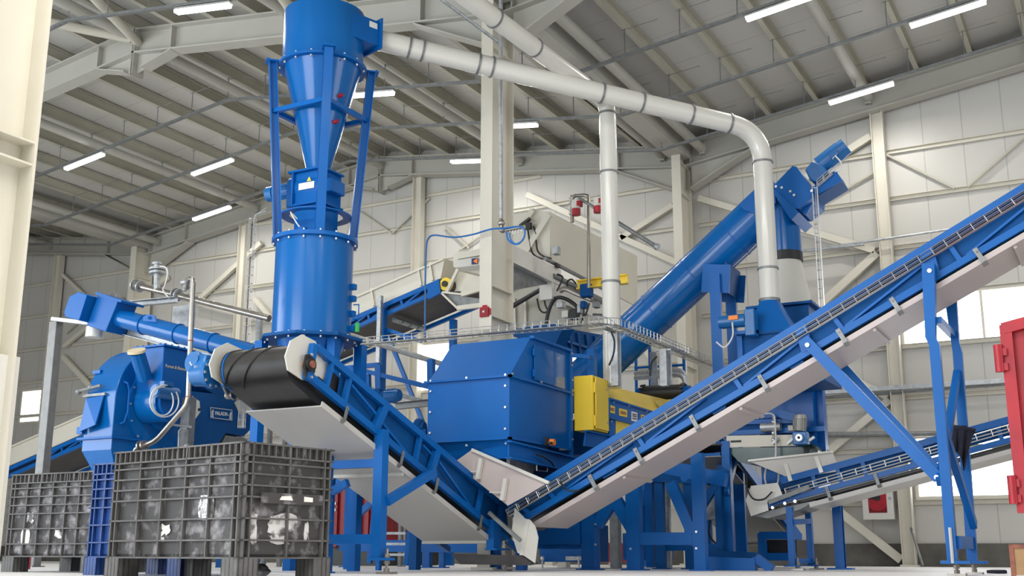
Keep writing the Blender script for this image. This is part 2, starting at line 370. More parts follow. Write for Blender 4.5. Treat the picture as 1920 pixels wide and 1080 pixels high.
# roof-hung cable trays with rods
def tray(b, a0, a1, off=-.02):
    pts = [a0]+[x for x in (VA-PER*1.5, VA-PER, VA-PER/2, VA, VA+PER/2) if a0 < x < a1]+[a1]
    mb = MB()
    for x0, x1 in zip(pts, pts[1:]): mb.sweep((x0, b, zb(x0)+off), (x1, b, zb(x1)+off), [(-.03, 0), (.03, 0), (.03, .04), (.024, .04), (.024, .006), (-.024, .006), (-.024, .04), (-.03, .04)])
    o = mb.build('cable_tray', 'galv_dull'); rods = MB()
    k = math.ceil((a0-VA)/sp)
    while VA+k*sp < a1:
        x = VA+k*sp; rods.cyl((x, b, zb(x)+off), (x, b, zb(x)+.44), .008, n=6); rods.cyl((x-.05, b+.0, zb(x)+.40), (x+.5, b+.03, zb(x+.5)+.40), .005, n=5).piece(); k += 1
    rods.build('hanger_rod', 'galv_dull', o)
    return o
for i, (b, a0, a1, lab) in enumerate([(10.6, -18, -8, 'galvanised tray under the roof top left, nearest the big cream column'), (14.05, -22, -.2, 'galvanised lamp tray under the roof, nearest row of the far bay'),
     (15.85, -24, -.2, 'galvanised lamp tray under the roof, middle row of the far bay'), (17.65, -25, -.2, 'galvanised lamp tray under the roof, row closest to the end wall')]):
    tag(tray(b, a0, a1), lab, 'cable tray', 'cable trays hung under the roof')
# fluorescent fittings
lamps = [(380, 12, 10.6, 'top left by the near roof frame'), (157, 312, 14.05, 'leftmost in view'), (398, 313, 15.85, 'second row, left of the tall cyclone'), (397, 397, 17.65, 'lowest left of the cyclone'), (690, 184, 14.05, 'partly behind the right leg of the cyclone'),
         (876, 301, 17.65, 'just left of the central cream column'), (972, 240, 15.85, 'just right of the central cream column'), (1613, 158, 17.65, 'right, nearest the end wall'), (1465, 8, 14.05, 'top edge above the right pipe bend'), (1775, 8, 15.85, 'top right corner'), (585, 318, 17.65, 'unlit, behind the cyclone cone')]
for i, (x, y, b, lab) in enumerate(lamps):
    p = P(x, y, b=b); s = 1 if ((p.x-VA) % PER) < PER/2 else -1; sl = .135*s
    L = .52 if b > 15 else .50
    if i in (5, 6): L = .36
    d = Vector((1, 0, sl)).normalized(); c = Vector((p.x, b, zb(p.x)-.085))
    t = thing('strip_light', 'long fluorescent strip light under the roof, '+lab, 'lamp', c, 'fluorescent strip lights under the roof')
    MB().sweep(c-d*L, c+d*L, [(-.05, .012), (.05, .012), (.03, .05), (-.03, .05)]).build('housing', 'lamp_body', t)
    MB().sweep(c-d*(L-.01), c+d*(L-.01), [(-.046, -.03), (.046, -.03), (.05, .011), (-.05, .011)]).build('diffuser', 'tube_lamp' if i != 10 else 'paper', t)
    if i != 10:
        lo = area('strip_light_glow', c-V(0, 0, .045), (0, 0, 0), 1.0, .09, 75, (1, .96, .90)); lo.parent = t; lo.matrix_parent_inverse = t.matrix_basis.inverted()
# ================================================================ belt conveyors
def pb(mb, x0, y0, x1, y1, w, t, off=0, **pl):
    """bar between two photo positions on a real plane (a=.. or b=..): w wide in the plane, t deep"""
    n = V(1, 0, 0) if 'a' in pl else V(0, 1, 0)
    return mb.beam(P(x0, y0, **pl)+n*off, P(x1, y1, **pl)+n*off, w, t, up=n)
def bolt_foot(parent, a, b, z, h=None):
    MB().cyl((a, b, .02), (a, b, z+.09), .014, n=8).cyl((a, b, z-.045), (a, b, z-.015), .028, n=6).cyl((a, b, z+.012), (a, b, z+.042), .028, n=6).cyl((a, b, .02), (a, b, .05), .026, n=6).box(a-.075, a+.075, b-.06, b+.06, 0, .02).build('levelling_foot', 'steel', parent)
def clip(parent, p, d, n, s=1):
    """galvanised strap that hangs the pan from the rail: p on the rail, d down along the plane, n out of it"""
    p, d, n = Vector(p), Vector(d).normalized(), Vector(n); w = d.cross(n).normalized()
    MB().beam(p+n*.035-d*.03*s, p+n*.035+d*.10*s, .038*s, .006, up=n).beam(p+n*.035+d*.1*s, p+n*.005+d*.13*s, .045*s, .006, up=n).cyl(p+n*.038, p+n*.05, .009, n=6).build('clip', 'galv_dull', parent)

# ---- short conveyor rising towards the camera on the left
A1, A1L = -6.05, -6.95
t = thing('belt_conveyor', 'short blue belt conveyor with a black belt rising left to the big white-guarded head drum', 'conveyor', P(725, 1074, z=0))
c1 = t
r = MB()
pb(r, 594, 652, 967, 965, .062, .05, a=A1); pb(r, 580, 706, 972, 1031, .062, .05, a=A1); pb(r, 589, 646, 575, 712, .062, .052, a=A1)
for q in [(622, 678, 610, 728), (656, 706, 644, 756), (787, 820, 777, 871), (903, 918, 893, 968), (940, 950, 934, 998)]: pb(r, *q, .042, .045, a=A1)
for q in [(723, 758, 702, 806), (820, 842, 806, 890)]: pb(r, *q, .085, .055, a=A1)
for q in [(658, 722, 703, 776), (716, 794, 776, 868), (792, 835, 806, 850), (822, 866, 890, 962)]: pb(r, *q, .022, .03, a=A1)
r.build('side_frame', 'blue', t)
l = MB()
dx = V(A1L-A1, 0, 0)
for q in [(594, 652, 967, 965), (580, 706, 972, 1031), (589, 646, 575, 712)]:
    l.beam(P(q[0], q[1], a=A1)+dx, P(q[2], q[3], a=A1)+dx, .062, .05, up=(1, 0, 0))
l.build('side_frame', 'blue', t)
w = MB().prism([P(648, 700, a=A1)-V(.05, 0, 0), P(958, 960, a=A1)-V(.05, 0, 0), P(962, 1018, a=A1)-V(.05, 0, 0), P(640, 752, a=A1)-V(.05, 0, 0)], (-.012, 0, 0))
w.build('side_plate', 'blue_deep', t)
# drum, belt loop and shaft
hc = P(577, 684, a=A1); tc = P(966, 1003, a=A1)
ru = (P(640, 690, a=A1)-P(594, 652, a=A1)).normalized()
nn = V(0, -ru.z, ru.y); nn = nn if nn.z > 0 else -nn
R1 = .178; tc2 = tc+nn*.02
loop = []
a_up = math.atan2(nn.z, nn.y)
for i in range(13):
    an = a_up+PI*i/12; q = Vector((0, math.cos(an), math.sin(an)))
    loop.append(hc+q*R1)
if (loop[6]-hc).dot(tc-hc) > 0:
    loop = [hc+Vector((0, math.cos(a_up-PI*i/12), math.sin(a_up-PI*i/12)))*R1 for i in range(13)]
ld = (tc-hc); n_ = nn
low = [hc+ld*.10-n_*.195, hc+ld*.30-n_*.10, tc-n_*.07]
tail = [tc+Vector((0, math.cos(a_up+PI*(1+i/6)), math.sin(a_up+PI*(1+i/6))))*.07 for i in range(7)]
if (tail[3]-tc).dot(ld) < 0: tail = [tc+Vector((0, math.cos(a_up+PI-PI*i/6), math.sin(a_up+PI-PI*i/6)))*.07 for i in range(7)]
prof = loop+low+tail
prof = [V(A1-.085, p.y, p.z) for p in prof]
MB().prism(prof, (A1L-A1+.17, 0, 0)).build('belt', 'rubber', t)
cl = MB()
for k in (.22, .5, .8):   # chevron ribs of the belt round the drum
    cl.path([V(A1-.085+(A1L-A1+.17)*min(.98, max(.02, k+j*.045)), 0, 0)+V(0, p.y, p.z) for j, p in enumerate(hc+Vector((0, math.cos(math.atan2((q-hc).z, (q-hc).y)), math.sin(math.atan2((q-hc).z, (q-hc).y))))*(R1+.004) for q in loop)], .009, 5)
cl.build('belt_rib', 'rubber', t)
MB().cyl((A1+.06, hc.y, hc.z), (A1L-.16, hc.y, hc.z), .032, n=14).build('shaft', 'rust', t)
bh = MB().cyl((A1+.012, hc.y, hc.z), (A1+.045, hc.y, hc.z), .062, n=18).prism([V(A1+.005, hc.y-.05, hc.z+.08), V(A1+.005, hc.y+.05, hc.z+.1), V(A1+.005, hc.y+.075, hc.z-.05), V(A1+.005, hc.y+.02, hc.z-.13), V(A1+.005, hc.y-.04, hc.z-.12), V(A1+.005, hc.y-.07, hc.z-.02)], (.02, 0, 0))
b_ = bh.build('bearing_housing', 'black', t)
MB().bolts([(A1+.025, hc.y+.02, hc.z-.105), (A1+.025, hc.y+.01, hc.z+.085)], (1, 0, 0), .014, .014).build('bolt', 'bolt', b_)
def octo(a, pts):   # white guard plate from photo outline on plane a
    return MB().prism([P(x, y, a=a) for x, y in pts], (-.012, 0, 0))
og = [(567, 627), (545, 639), (535, 668), (540, 694), (566, 712), (592, 714), (606, 680), (592, 640)]
octo(A1-.035, og).build('guard', 'duct_white', t)
sh = V(A1L-A1+.07, 0, 0)
MB().prism([P(x, y, a=A1-.035)+sh for x, y in og], (-.012, 0, 0)).build('guard', 'duct_white', t)
MB().prism([P(x, y, a=A1-.045) for x, y in ((598, 668), (618, 684), (606, 712), (590, 700))], (-.01, 0, 0)).build('inner_plate', 'duct_white', t)
cb = MB().lathe((A1L+.10, hc.y, hc.z), (1, 0, 0), [(R1+.006, 0), (R1+.006, .022), (R1-.05, .022)], 30); cb.build('drum_end', 'blue', t)
# pan below
pn = [P(602, 760, a=A1), P(917, 1012, a=A1)]
mb = MB(); thk = -nn*.012
mb.prism([pn[0], pn[1], pn[1]+sh*1.0, pn[0]+sh*1.0], thk)
mb.beam(pn[0]+nn*.012, pn[1]+nn*.012, .012, .05, up=nn)
mb.build('pan', 'pan_white', t)
e = MB()
for q in (.44, 1.0):
    p = pn[0].lerp(pn[1], q); dd = (pn[1]-pn[0]).normalized()
    MB().beam(p-nn*.02+V(.002, 0, 0), p-nn*.02+sh, .012, .045, up=nn).build('pan_flange', 'duct_white', t)
for x, y in ((645, 776), (750, 860), (815, 910), (898, 980)): clip(t, P(x, y-8, a=A1), -nn, (1, 0, 0))
# leg frame
LB = P(712, 900, a=A1+.03).y
lg = MB(); zt = P(712, 806, b=LB).z; zf = .13
lg.box(A1-.01, A1+.085, LB-.05, LB+.05, zf, zt); lg.box(A1-.03, A1+.17, LB-.07, LB+.07, zf-.012, zf+.012)
lg.build('leg', 'blue', t)
zL = P(610, 830, b=LB).z
xl = P(604, 900, b=LB).x
MB().box(xl-.05, xl+.09, LB-.05, LB+.05, .0, zL+.2).box(xl-.1, xl+.13, LB-.08, LB+.08, 0, .015).build('leg', 'blue', t)
for y0, hh in ((871, .075), (1011, .085)):
    z = P(650, y0, b=LB).z
    MB().box(xl+.09, A1-.01, LB-.04, LB+.04, z-hh/2, z+hh/2).build('cross_beam', 'blue', t)
MB().beam(P(725, 940, a=A1+.09), P(815, 884, a=A1+.09), .085, .05, up=(1, 0, 0)).bolts([P(731, 939, a=A1+.115)], (1, 0, 0), .016, .012).build('brace', 'blue', t)
MB().beam(P(623, 922, b=LB), P(652, 905, b=LB), .07, .06, up=(0, 1, 0)).build('brace', 'blue', t)
bolt_foot(t, A1+.13, LB, zf)
# tail end: guard, take-up, foot
TB = 10.62
MB().prism([P(x, y, b=TB) for x, y in ((965, 952), (984, 972), (993, 975), (981, 1042), (970, 1036), (959, 1000))], (0, .012, 0)).build('tail_guard', 'duct_white', t)
gb = MB().prism([P(x, y, b=TB-.012) for x, y in ((986, 974), (994, 975), (1003, 986), (1009, 1008), (1003, 1056), (981, 1041), (974, 1040))], (0, .012, 0))
gb.prism([P(985, 973, b=TB-.02), P(993, 974, b=TB-.02), P(981, 1041, b=TB-.02), P(974, 1041, b=TB-.02)], (0, .008, 0))
gb.build('tail_guard', 'duct_white', t)
MB().prism([P(x, y, b=TB+.02) for x, y in ((846, 1038), (978, 1042), (1000, 1057), (985, 1060), (862, 1058))], (0, .12, 0)).build('tail_cover', 'belt', t)
MB().beam(P(917, 961, b=TB-.12), P(976, 1014, b=TB-.12), .036, .034, up=(0, 1, 0)).build('take_up_screw', 'galv_dull', t)
tf = P(949, 1046, a=A1+.1)
m_ = MB(); m_.box(A1-.02, A1+.07, tf.y-.22, tf.y-.06, .22, P(935, 975, a=A1).z).box(A1-.02, A1+.12, tf.y-.25, tf.y+.06, .215, .235)
m_.box(A1L+.05, A1+.02, tf.y-.2, tf.y-.08, .32, .42)
m_.build('tail_leg', 'blue', t); bolt_foot(t, A1+.07, tf.y, .225)
MB().bolts([P(931, 997, a=A1+.03), P(947, 1014, a=A1+.03), P(941, 985, a=A1+.03), P(958, 1001, a=A1+.03)], (1, 0, 0), .014, .03).build('bolt', 'bolt', t)
# white hopper on the tail
hp = MB(); n1 = V(0, 0, 0)
ha, hb = A1-.02, A1+.62
F0, F1, F2, F3 = P(890, 843, a=A1+.02), P(1030, 905, a=A1+.02+.0), P(950, 945, a=A1+.02), P(835, 873, a=A1+.02)
hop = [P(x, y, b=10.35) for x, y in ((885, 843), (1029, 904), (985, 930), (952, 948), (850, 868))]
hp.prism(hop, (.0, .01, 0)); hp.build('hopper_plate', 'pan_pink', t)
MB().beam(P(885, 843, b=10.335), P(1029, 905, b=10.335), .03, .03, up=(0, 1, 0)).build('hopper_rim', 'duct_white', t)
for q in ((903, 860, 896, 898), (949, 897, 942, 938)): MB().beam(P(q[0], q[1], b=10.32), P(q[2], q[3], b=10.32), .04, .05, up=(0, 1, 0)).build('hopper_rib', 'duct_white', t)
for q in ((873, 884, 896, 884), (918, 923, 940, 923)): MB().beam(P(q[0], q[1], b=10.32), P(q[2], q[3], b=10.32), .012, .012, up=(0, 1, 0)).build('hopper_stay', 'duct_white', t)

# ---- long conveyor rising to the right
def topy(x): return 640-.614*(x-1440)
def boty(x): return 703-.586*(x-1440)
def pany(x): return 729-.590*(x-1440)
def wire_basket(parent, pts_mid, side, upv, w, h, step, rad=.004, close=1):
    """U-shaped wire cable basket along a line"""
    b = MB(); p0, p1 = pts_mid; p0, p1 = Vector(p0), Vector(p1); side, upv = Vector(side), Vector(upv)
    L = (p1-p0).length; d = (p1-p0)/L
    for s_, u_ in ((-w/2, h), (-w/2, h*.5), (-w/2, 0), (0, 0), (w/2, 0), (w/2, h*.5), (w/2, h)): b.cyl(p0+side*s_+upv*u_, p1+side*s_+upv*u_, rad, n=4, caps=False)
    n = int(L/step)
    for i in range(n+1):
        c = p0+d*(i*step)
        b.path([c+side*-w/2+upv*h, c+side*-w/2, c+side*w/2, c+side*w/2+upv*h], rad*1.15, 4)
    return b.build('wire_basket', 'bolt', parent)
B2, W2 = 10.8, .78
t = thing('belt_conveyor', 'longest blue belt conveyor, climbing from the centre to the upper right edge', 'conveyor', P(1797, 1062, b=B2).xyz*1)
c2 = t
X0, X1 = 952, 2060
for off, nm in ((0, 'side_frame'), (W2, 'side_frame')):
    r = MB(); o_ = V(0, off, 0)
    def bb(x0, y0, x1, y1, w, tt, push=0): r.beam(P(x0, y0, b=B2)+o_+V(0, push, 0), P(x1, y1, b=B2)+o_+V(0, push, 0), w, tt, up=(0, 1, 0))
    bb(X0, topy(X0)+7, X1, topy(X1)+7, .064, .06); bb(X0+14, boty(X0+14)+2, X1, boty(X1)+2, .062, .06)
    if off == 0:
        for x, s_ in ((977, 18), (1027, 15), (1194, 15), (1374, 18), (1560, 22), (1778, 24), (1990, 26)): bb(x, topy(x)+24, x+s_, boty(x+s_), .045, .045)
        for x, s_ in ((1045, 140), (1212, 110), (1395, 118), (1585, 160), (1812, 170)): bb(x, boty(x)-6, x+s_, topy(x+s_)+34, .022, .03, .0)
        bb(1500, topy(1500)+4, 1516, boty(1516), .12, .07); bb(1735, topy(1735)+6, 1752, boty(1752)+2, .13, .07)
    r.build(nm, 'blue', t)
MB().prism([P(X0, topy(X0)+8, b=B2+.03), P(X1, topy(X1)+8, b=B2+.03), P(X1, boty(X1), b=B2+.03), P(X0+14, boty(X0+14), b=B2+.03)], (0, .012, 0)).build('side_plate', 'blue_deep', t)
# belt: thin loop between the frames, seen from its edge and below
tp0, tp1 = P(X0+5, topy(X0+5)+26, b=B2+.06), P(X1, topy(X1)+26, b=B2+.06); bt0, bt1 = P(X0+14, boty(X0+14)+9, b=B2+.06), P(X1, boty(X1)+9, b=B2+.06)
MB().prism([tp0, tp1, tp1+V(0, 0, -.03), tp0+V(0, 0, -.03)], (0, W2-.12, 0)).prism([bt0, bt1, bt1+V(0, 0, -.015), bt0+V(0, 0, -.015)], (0, W2-.12, 0)).build('belt', 'rubber', t)
# cable basket on the side
s0, s1 = P(955, topy(955)+30, b=B2-.05), P(X1, topy(X1)+30, b=B2-.05)
dd = (s1-s0).normalized(); uu = V(0, 1, 0).cross(dd); uu = uu if uu.z > 0 else -uu
wire_basket(t, (s0, s1), (0, 1, 0), uu, .05, .07, .135, .0033)
cb = MB()
cb.cyl(s0+uu*.014, s1+uu*.014, .008, n=6)
cb.build('cable', 'black', t)
# pan in sections
xs = [1003, 1166, 1385, 1636, 1900, X1]
for x0, x1 in zip(xs, xs[1:]):
    p0, p1 = P(x0, pany(x0), b=B2), P(x1, pany(x1), b=B2)
    q0, q1 = p0+V(0, W2, 0), p1+V(0, W2, 0); un = V(0, 1, 0).cross((p1-p0).normalized()); un = un if un.z > 0 else -un
    mb = MB().prism([p0, p1, q1, q0], -un*.008); mb.beam(p0+un*.018, p1+un*.018, .05, .012, up=(0, 1, 0)); mb.beam(q0+un*.018, q1+un*.018, .05, .012, up=(0, 1, 0))
    pa = mb.build('pan', 'pan_pink', t)
    if x1 != X1:
        MB().beam(p1-un*.02+V(0, .03, 0), q1-un*.02, .03, .03, up=un).build('pan_flange', 'pan_pink', pa)
for x in (1110, 1195, 1300, 1428, 1575, 1675, 1832):
    p = P(x, boty(x), b=B2-.01); clip(t, p, (.46, 0, -.88), (0, -1, 0), 1.15)
for x in (1140, 1345, 1490): MB().beam(P(x-10, boty(x)+12, b=B2+.05), P(x+14, boty(x)-2, b=B2+.05), .09, .05, up=(0, 1, 0)).build('roller_bracket', 'blue', t)
# legs and braces
def slab(pts, b0, b1, nm, parent, m='blue'): return MB().prism([P(x, y, b=b0) for x, y in pts], (0, b1-b0, 0)).build(nm, m, parent)
zfoot = .085
lx, lt = P(1797, 1050, b=B2-.05), P(1744, 500, b=B2-.05)
mb = MB().prism([P(1731, 498, b=B2-.06), P(1755, 498, b=B2-.06), P(1757, 636, b=B2-.06), P(1764, 650, b=B2-.06), P(1798, 1052, b=B2-.06), P(1779, 1052, b=B2-.06), P(1745, 650, b=B2-.06), P(1738, 636, b=B2-.06)], (0, -.10, 0))
mb.build('leg', 'blue', t)
B2f = B2+W2+.06
mb = MB().prism([P(1771, 560, b=B2f), P(1793, 560, b=B2f), P(1798, 640, b=B2f), P(1803, 660, b=B2f), P(1832, 1052, b=B2f), P(1813, 1052, b=B2f), P(1786, 660, b=B2f)], (0, .09, 0))
mb.build('leg', 'blue', t)
mb = MB()
for (x, y0, y1) in ((1795, 1052, 0),):
    pass
fa, fbk = P(1793, 1056, b=B2-.11), P(1826, 1056, b=B2f+.04)
for p in (fa, fbk):
    MB().box(p.x-.12, p.x+.12, p.y-.07, p.y+.07, p.z-.005, p.z+.02).build('foot_plate', 'blue', t)
    bolt_foot(t, p.x, p.y, p.z+.0)
MB().cyl((fa.x-.02, fa.y-.06, fa.z), (fa.x-.02, fa.y-.06, fa.z+.3), .016, n=8).build('threaded_rod', 'bolt', t)
def xb(x0, y0, x1, y1, w, m='blue', nm='cross_beam', th=.06): MB().beam(P(x0, y0, b=B2-.1), P(x1, y1, b=B2f), w, th, up=(1, 0, 0)).build(nm, m, t)
xb(1795, 1017, 1820, 1018, .11); xb(1759, 600, 1786, 628, .06); xb(1762, 905, 1795, 700, .09, nm='brace'); xb(1768, 800, 1826, 985, .09, nm='brace')
MB().beam(P(1508, 636, b=B2-.06), P(1760, 897, b=B2-.06), .10, .05, up=(0, 1, 0)).build('brace', 'blue', t)
MB().beam(P(1560, 665, b=B2f), P(1778, 905, b=B2f), .09, .05, up=(0, 1, 0)).build('brace', 'blue', t)
for q in ((1743, 508, .16), (1756, 895, .10), (1514, 647, .09)): MB().bolts([P(q[0], q[1], b=B2-q[2])], (0, -1, 0), .022, .015).build('pivot_bolt', 'bolt', t)
# ---- small conveyor at the lower right
B3, W3 = 13.55, .75
def t3(x): return 892-.268*(x-1480)
def b3(x): return 941-.268*(x-1480)
t = thing('belt_conveyor', 'small shallow blue conveyor with a white-guarded tail in front of the fire hose cabinet', 'conveyor', P(1487, 1064, b=B3))
c3 = t
for off in (0, W3):
    r = MB(); o_ = V(0, off, 0)
    def bb(x0, y0, x1, y1, w, tt): r.beam(P(x0, y0, b=B3)+o_, P(x1, y1, b=B3)+o_, w, tt, up=(0, 1, 0))
    bb(1465, t3(1465)+6, 2010, t3(2010)+6, .075, .06); bb(1432, b3(1432)-5, 2010, b3(2010)-5, .06, .06)
    if not off:
        for x in (1524, 1570, 1617, 1705, 1790, 1870): bb(x, t3(x)+10, x+10, b3(x+10)-5, .045, .05)
    r.build('side_frame', 'blue', t)
MB().prism([P(1480, t3(1480)+6, b=B3+.03), P(2010, t3(2010)+6, b=B3+.03), P(2010, b3(2010)-14, b=B3+.03), P(1480, b3(1480)-14, b=B3+.03)], (0, .012, 0)).build('side_plate', 'blue_deep', t)
MB().prism([P(1440, b3(1440)+2, b=B3+.06), P(2010, b3(2010)+2, b=B3+.06), P(2010, b3(2010)+6, b=B3+.06), P(1440, b3(1440)+8, b=B3+.06)], (0, W3-.12, 0)).build('belt', 'rubber', t)
s0, s1 = P(1475, t3(1475)+34, b=B3-.05), P(2010, t3(2010)+26, b=B3-.05); dd = (s1-s0).normalized(); uu = V(0, 1, 0).cross(dd); uu = uu if uu.z > 0 else -uu
wire_basket(t, (s0, s1), (0, 1, 0), uu, .05, .07, .17, .004)
tg = [(1408, 911), (1458, 905), (1468, 930), (1438, 940), (1441, 957), (1408, 968), (1398, 938)]
MB().prism([P(x, y, b=B3-.06) for x, y in tg], (0, .012, 0)).build('tail_guard', 'duct_white', t)
MB().prism([P(x, y, b=B3-.05)+V(0, W3, 0) for x, y in tg], (0, .012, 0)).build('tail_guard', 'duct_white', t)
MB().beam(P(1442, 942, b=B3-.09), P(1518, 913, b=B3-.09), .05, .05, up=(0, 1, 0)).build('take_up_screw', 'galv_dull', t)
MB().prism([P(1408, 966, b=B3), P(1440, 958, b=B3), P(1530, 938, b=B3), P(1500, 955, b=B3), P(1440, 972, b=B3)], (0, W3, 0)).build('tail_cover', 'galv_dull', t)
pp0, pp1 = P(1518, 950, b=B3), P(1990, 824, b=B3)
mb = MB().prism([pp0, pp1, pp1+V(0, W3, 0), pp0+V(0, W3, 0)], (0, 0, -.01)).beam(pp0+V(0, 0, .02), pp1+V(0, 0, .02), .05, .012, up=(0, 1, 0))
mb.build('pan', 'pan_white', t)
for x in (1552, 1643): clip(t, P(x, b3(x)-4, b=B3-.01), (.25, 0, -.96), (0, -1, 0))
MB().bolts([P(1450, 952, b=B3-.04), P(1473, 944, b=B3-.04), P(1481, 930, b=B3-.04), P(1492, 940, b=B3-.04)], (0, -1, 0), .02, .04).build('bolt', 'bolt', t)
for x, x2, bb_ in ((1487, 1483, B3-.02), (1521, 1518, B3+W3)):
    z1 = P(x, 950, b=bb_).z; a = P(x2, 1000, b=bb_).x
    MB().box(a-.035, a+.035, bb_-.04, bb_+.04, .05, z1).box(a-.09, a+.09, bb_-.06, bb_+.06, .04, .055).build('leg', 'blue', t)
    bolt_foot(t, a+.06, bb_, .05)
for y in (979, 1053): MB().beam(P(1487, y, b=B3-.02), P(1518, y-2, b=B3+W3), .06, .06, up=(1, 0, 0)).build('cross_beam', 'blue', t)
# white hopper on the small conveyor
hop = [P(x, y, b=B3-.02) for x, y in ((1403, 864), (1560, 846), (1572, 876), (1570, 884), (1478, 898), (1470, 892))]
MB().prism(hop, (0, .012, 0)).build('hopper_plate', 'pan_white', t)
MB().beam(P(1403, 864, b=B3-.03), P(1560, 847, b=B3-.03), .022, .03, up=(0, 1, 0)).build('hopper_rim', 'duct_white', t)
for q in ((1473, 870, 1483, 902), (1530, 856, 1541, 886)): MB().beam(P(q[0], q[1], b=B3-.04), P(q[2], q[3], b=B3-.04), .045, .04, up=(0, 1, 0)).build('hopper_rib', 'duct_white', t)
# heavy post under its middle
a = P(1573, 1000, b=14.6).x; z1 = P(1565, 948, b=14.6).z
one('steel_post', MB().ibeam((a, 14.6, 0), (a, 14.6, z1), .11, .12, .012, .014, up=(0, 1, 0)).box(a-.15, a+.15, 14.5, 14.7, 0, .02), 'blue', 'thick blue steel post standing alone under the small right conveyor', 'post')
# ---- conveyor with a shade-darkened pan behind, running back from the centre right
A4, W4 = -4.43, .95
t = thing('belt_conveyor', 'blue conveyor with a broad shaded pan underneath, descending behind the small right conveyor tail', 'conveyor', P(1362, 1063, a=A4))
for o_ in (0, -W4):
    r = MB()
    r.beam(P(1352, 812, a=A4)+V(o_, 0, 0), P(1500, 1012, a=A4)+V(o_, 0, 0), .16, .06, up=(1, 0, 0)); r.build('side_frame', 'blue', t)
p0, p1 = P(1352, 846, a=A4), P(1462, 1004, a=A4)
p1 = P(1490, 1010, a=A4)
nn4 = V(1, 0, 0).cross((p1-p0).normalized()); nn4 = nn4 if nn4.z > 0 else -nn4
MB().prism([p0-nn4*.06, p1-nn4*.06, p1-nn4*.06-V(W4, 0, 0), p0-nn4*.06-V(W4, 0, 0)], -nn4*.01).build('pan', 'pan_shaded', t)
for q in (.45, 1): MB().beam(p0.lerp(p1, q)-nn4*.08, p0.lerp(p1, q)-nn4*.08-V(W4, 0, 0), .03, .03, up=nn4).build('pan_flange', 'pan_shaded', t)
MB().prism([p0+nn4*.1, p1+nn4*.1, p1+nn4*.08, p0+nn4*.08], (-W4, 0, 0)).build('belt', 'rubber', t)
a = P(1356, 900, a=A4).x; bq = P(1356, 840, a=A4).y
MB().box(A4-.01, A4+.09, bq-.05, bq+.05, 0.02, P(1356, 828, a=A4).z).build('leg', 'blue', t)
MB().box(A4-W4-.09, A4-W4+.01, bq-.05, bq+.05, 0.02, P(1356, 828, a=A4).z).build('leg', 'blue', t)
MB().beam(P(1362, 925, a=A4+.05), P(1378, 862, a=A4+.05), .07, .06, up=(1, 0, 0)).build('brace', 'blue', t)
for y0_, y1_, hh_ in ((1004, 1004, .1), (1044, 1044, .1)): MB().beam(P(1425, y0_, b=15.6), P(1492, y1_, b=15.6), hh_, .08, up=(0, 1, 0)).build('cross_beam', 'blue', t)
MB().box(P(1425, 1030, b=15.7).x, P(1494, 1030, b=15.7).x, 15.7, 16.4, P(1460, 1042, b=15.7).z, P(1460, 1012, b=15.7).z).build('tail_cover', 'rubber', t)
MB().box(P(1430, 1030, b=15.6).x-.05, P(1430, 1030, b=15.6).x+.05, 15.55, 15.65, 0, P(1460, 1000, b=15.7).z).build('leg', 'blue', t)
for y in (855, 1025): MB().beam(P(1352, y, b=bq), P(1320, y+2, b=bq)-V(W4*.6, 0, 0), .08, .06, up=(0, 1, 0)).build('cross_beam', 'blue', t)
# ================================================================ cyclone tower
CB = 9.5; c_ = P(583, 640, b=CB); CX = c_.x
def cz(y): return P(583+(640-y)*.045, y, b=CB).z
t = thing('cyclone', 'tall blue cyclone tower with a cone, four raking legs and a round drum below', 'cyclone', (CX, CB, cz(640)))
vd = Vector((-CX, -CB, 0)).normalized(); vs = Vector((-vd.y, vd.x, 0))    # towards the camera / to its right
if vs.dot(RT) < 0: vs = -vs
O = V(CX, CB, 0); Z = V(0, 0, 1)
z0, z1, z2, z3, z4 = cz(637), cz(454), cz(318), cz(128), cz(30)
r0 = .418
MB().lathe(O, Z, [(r0, z0), (r0, z1-.03)], 56).build('lower_drum', 'blue_gloss', t)
MB().lathe(O, Z, [(0.001, z1-.03), (r0+.045, z1-.03), (r0+.045, z1-.008), (r0+.045, z1-.008), (r0+.045, z1+.014), (.2, z1+.02), (0.001, z1+.02)], 56).build('top_flange', 'blue', t)
n = 16
MB().bolts([O+V(math.cos(2*PI*i/n)*(r0+.025), math.sin(2*PI*i/n)*(r0+.025), z1-.045) for i in range(n)], (0, 0, -1), .012, .02).bolts([O+V(math.cos(2*PI*i/n)*(r0+.025), math.sin(2*PI*i/n)*(r0+.025), z1+.012) for i in range(n)], (0, 0, 1), .012, .02).build('flange_bolt', 'bolt', t)
# octagonal base plate
op = [O+V(math.cos(PI/8+i*PI/4)*.56, math.sin(PI/8+i*PI/4)*.56, z0-.03) for i in range(8)]
bp = MB().prism(op, (0, 0, .03)); bp.build('base_plate', 'blue_deep', t)
MB().bolts([O+V(math.cos(i*PI/9)*.48, math.sin(i*PI/9)*.48, z0-.035) for i in range(18)], (0, 0, -1), .012, .02).bolts([O+V(math.cos(i*PI/9)*.48, math.sin(i*PI/9)*.48, z0) for i in range(18)], (0, 0, 1), .012, .015).build('flange_bolt', 'bolt', t)
# hopper cone beneath and supporting legs down to the floor
for sx, sy in ((.38, -.1), (-.40, .30), (.36, .40), (-.40, -.36)):
    if (sx, sy) == (-.40, -.36): sx, sy = -.42, -.30
    MB().box(CX+sx-.05, CX+sx+.05, CB+sy-.05, CB+sy+.05, 0, z0-.03).build('leg', 'blue', t)
for za in (.9,): MB().box(CX-.4, CX+.4, CB+.28, CB+.34, za, za+.08).build('cross_beam', 'blue', t)
MB().lathe(O, Z, [(.2, z0-.5), (.36, z0-.03)], 30).build('outlet_cone', 'blue', t)
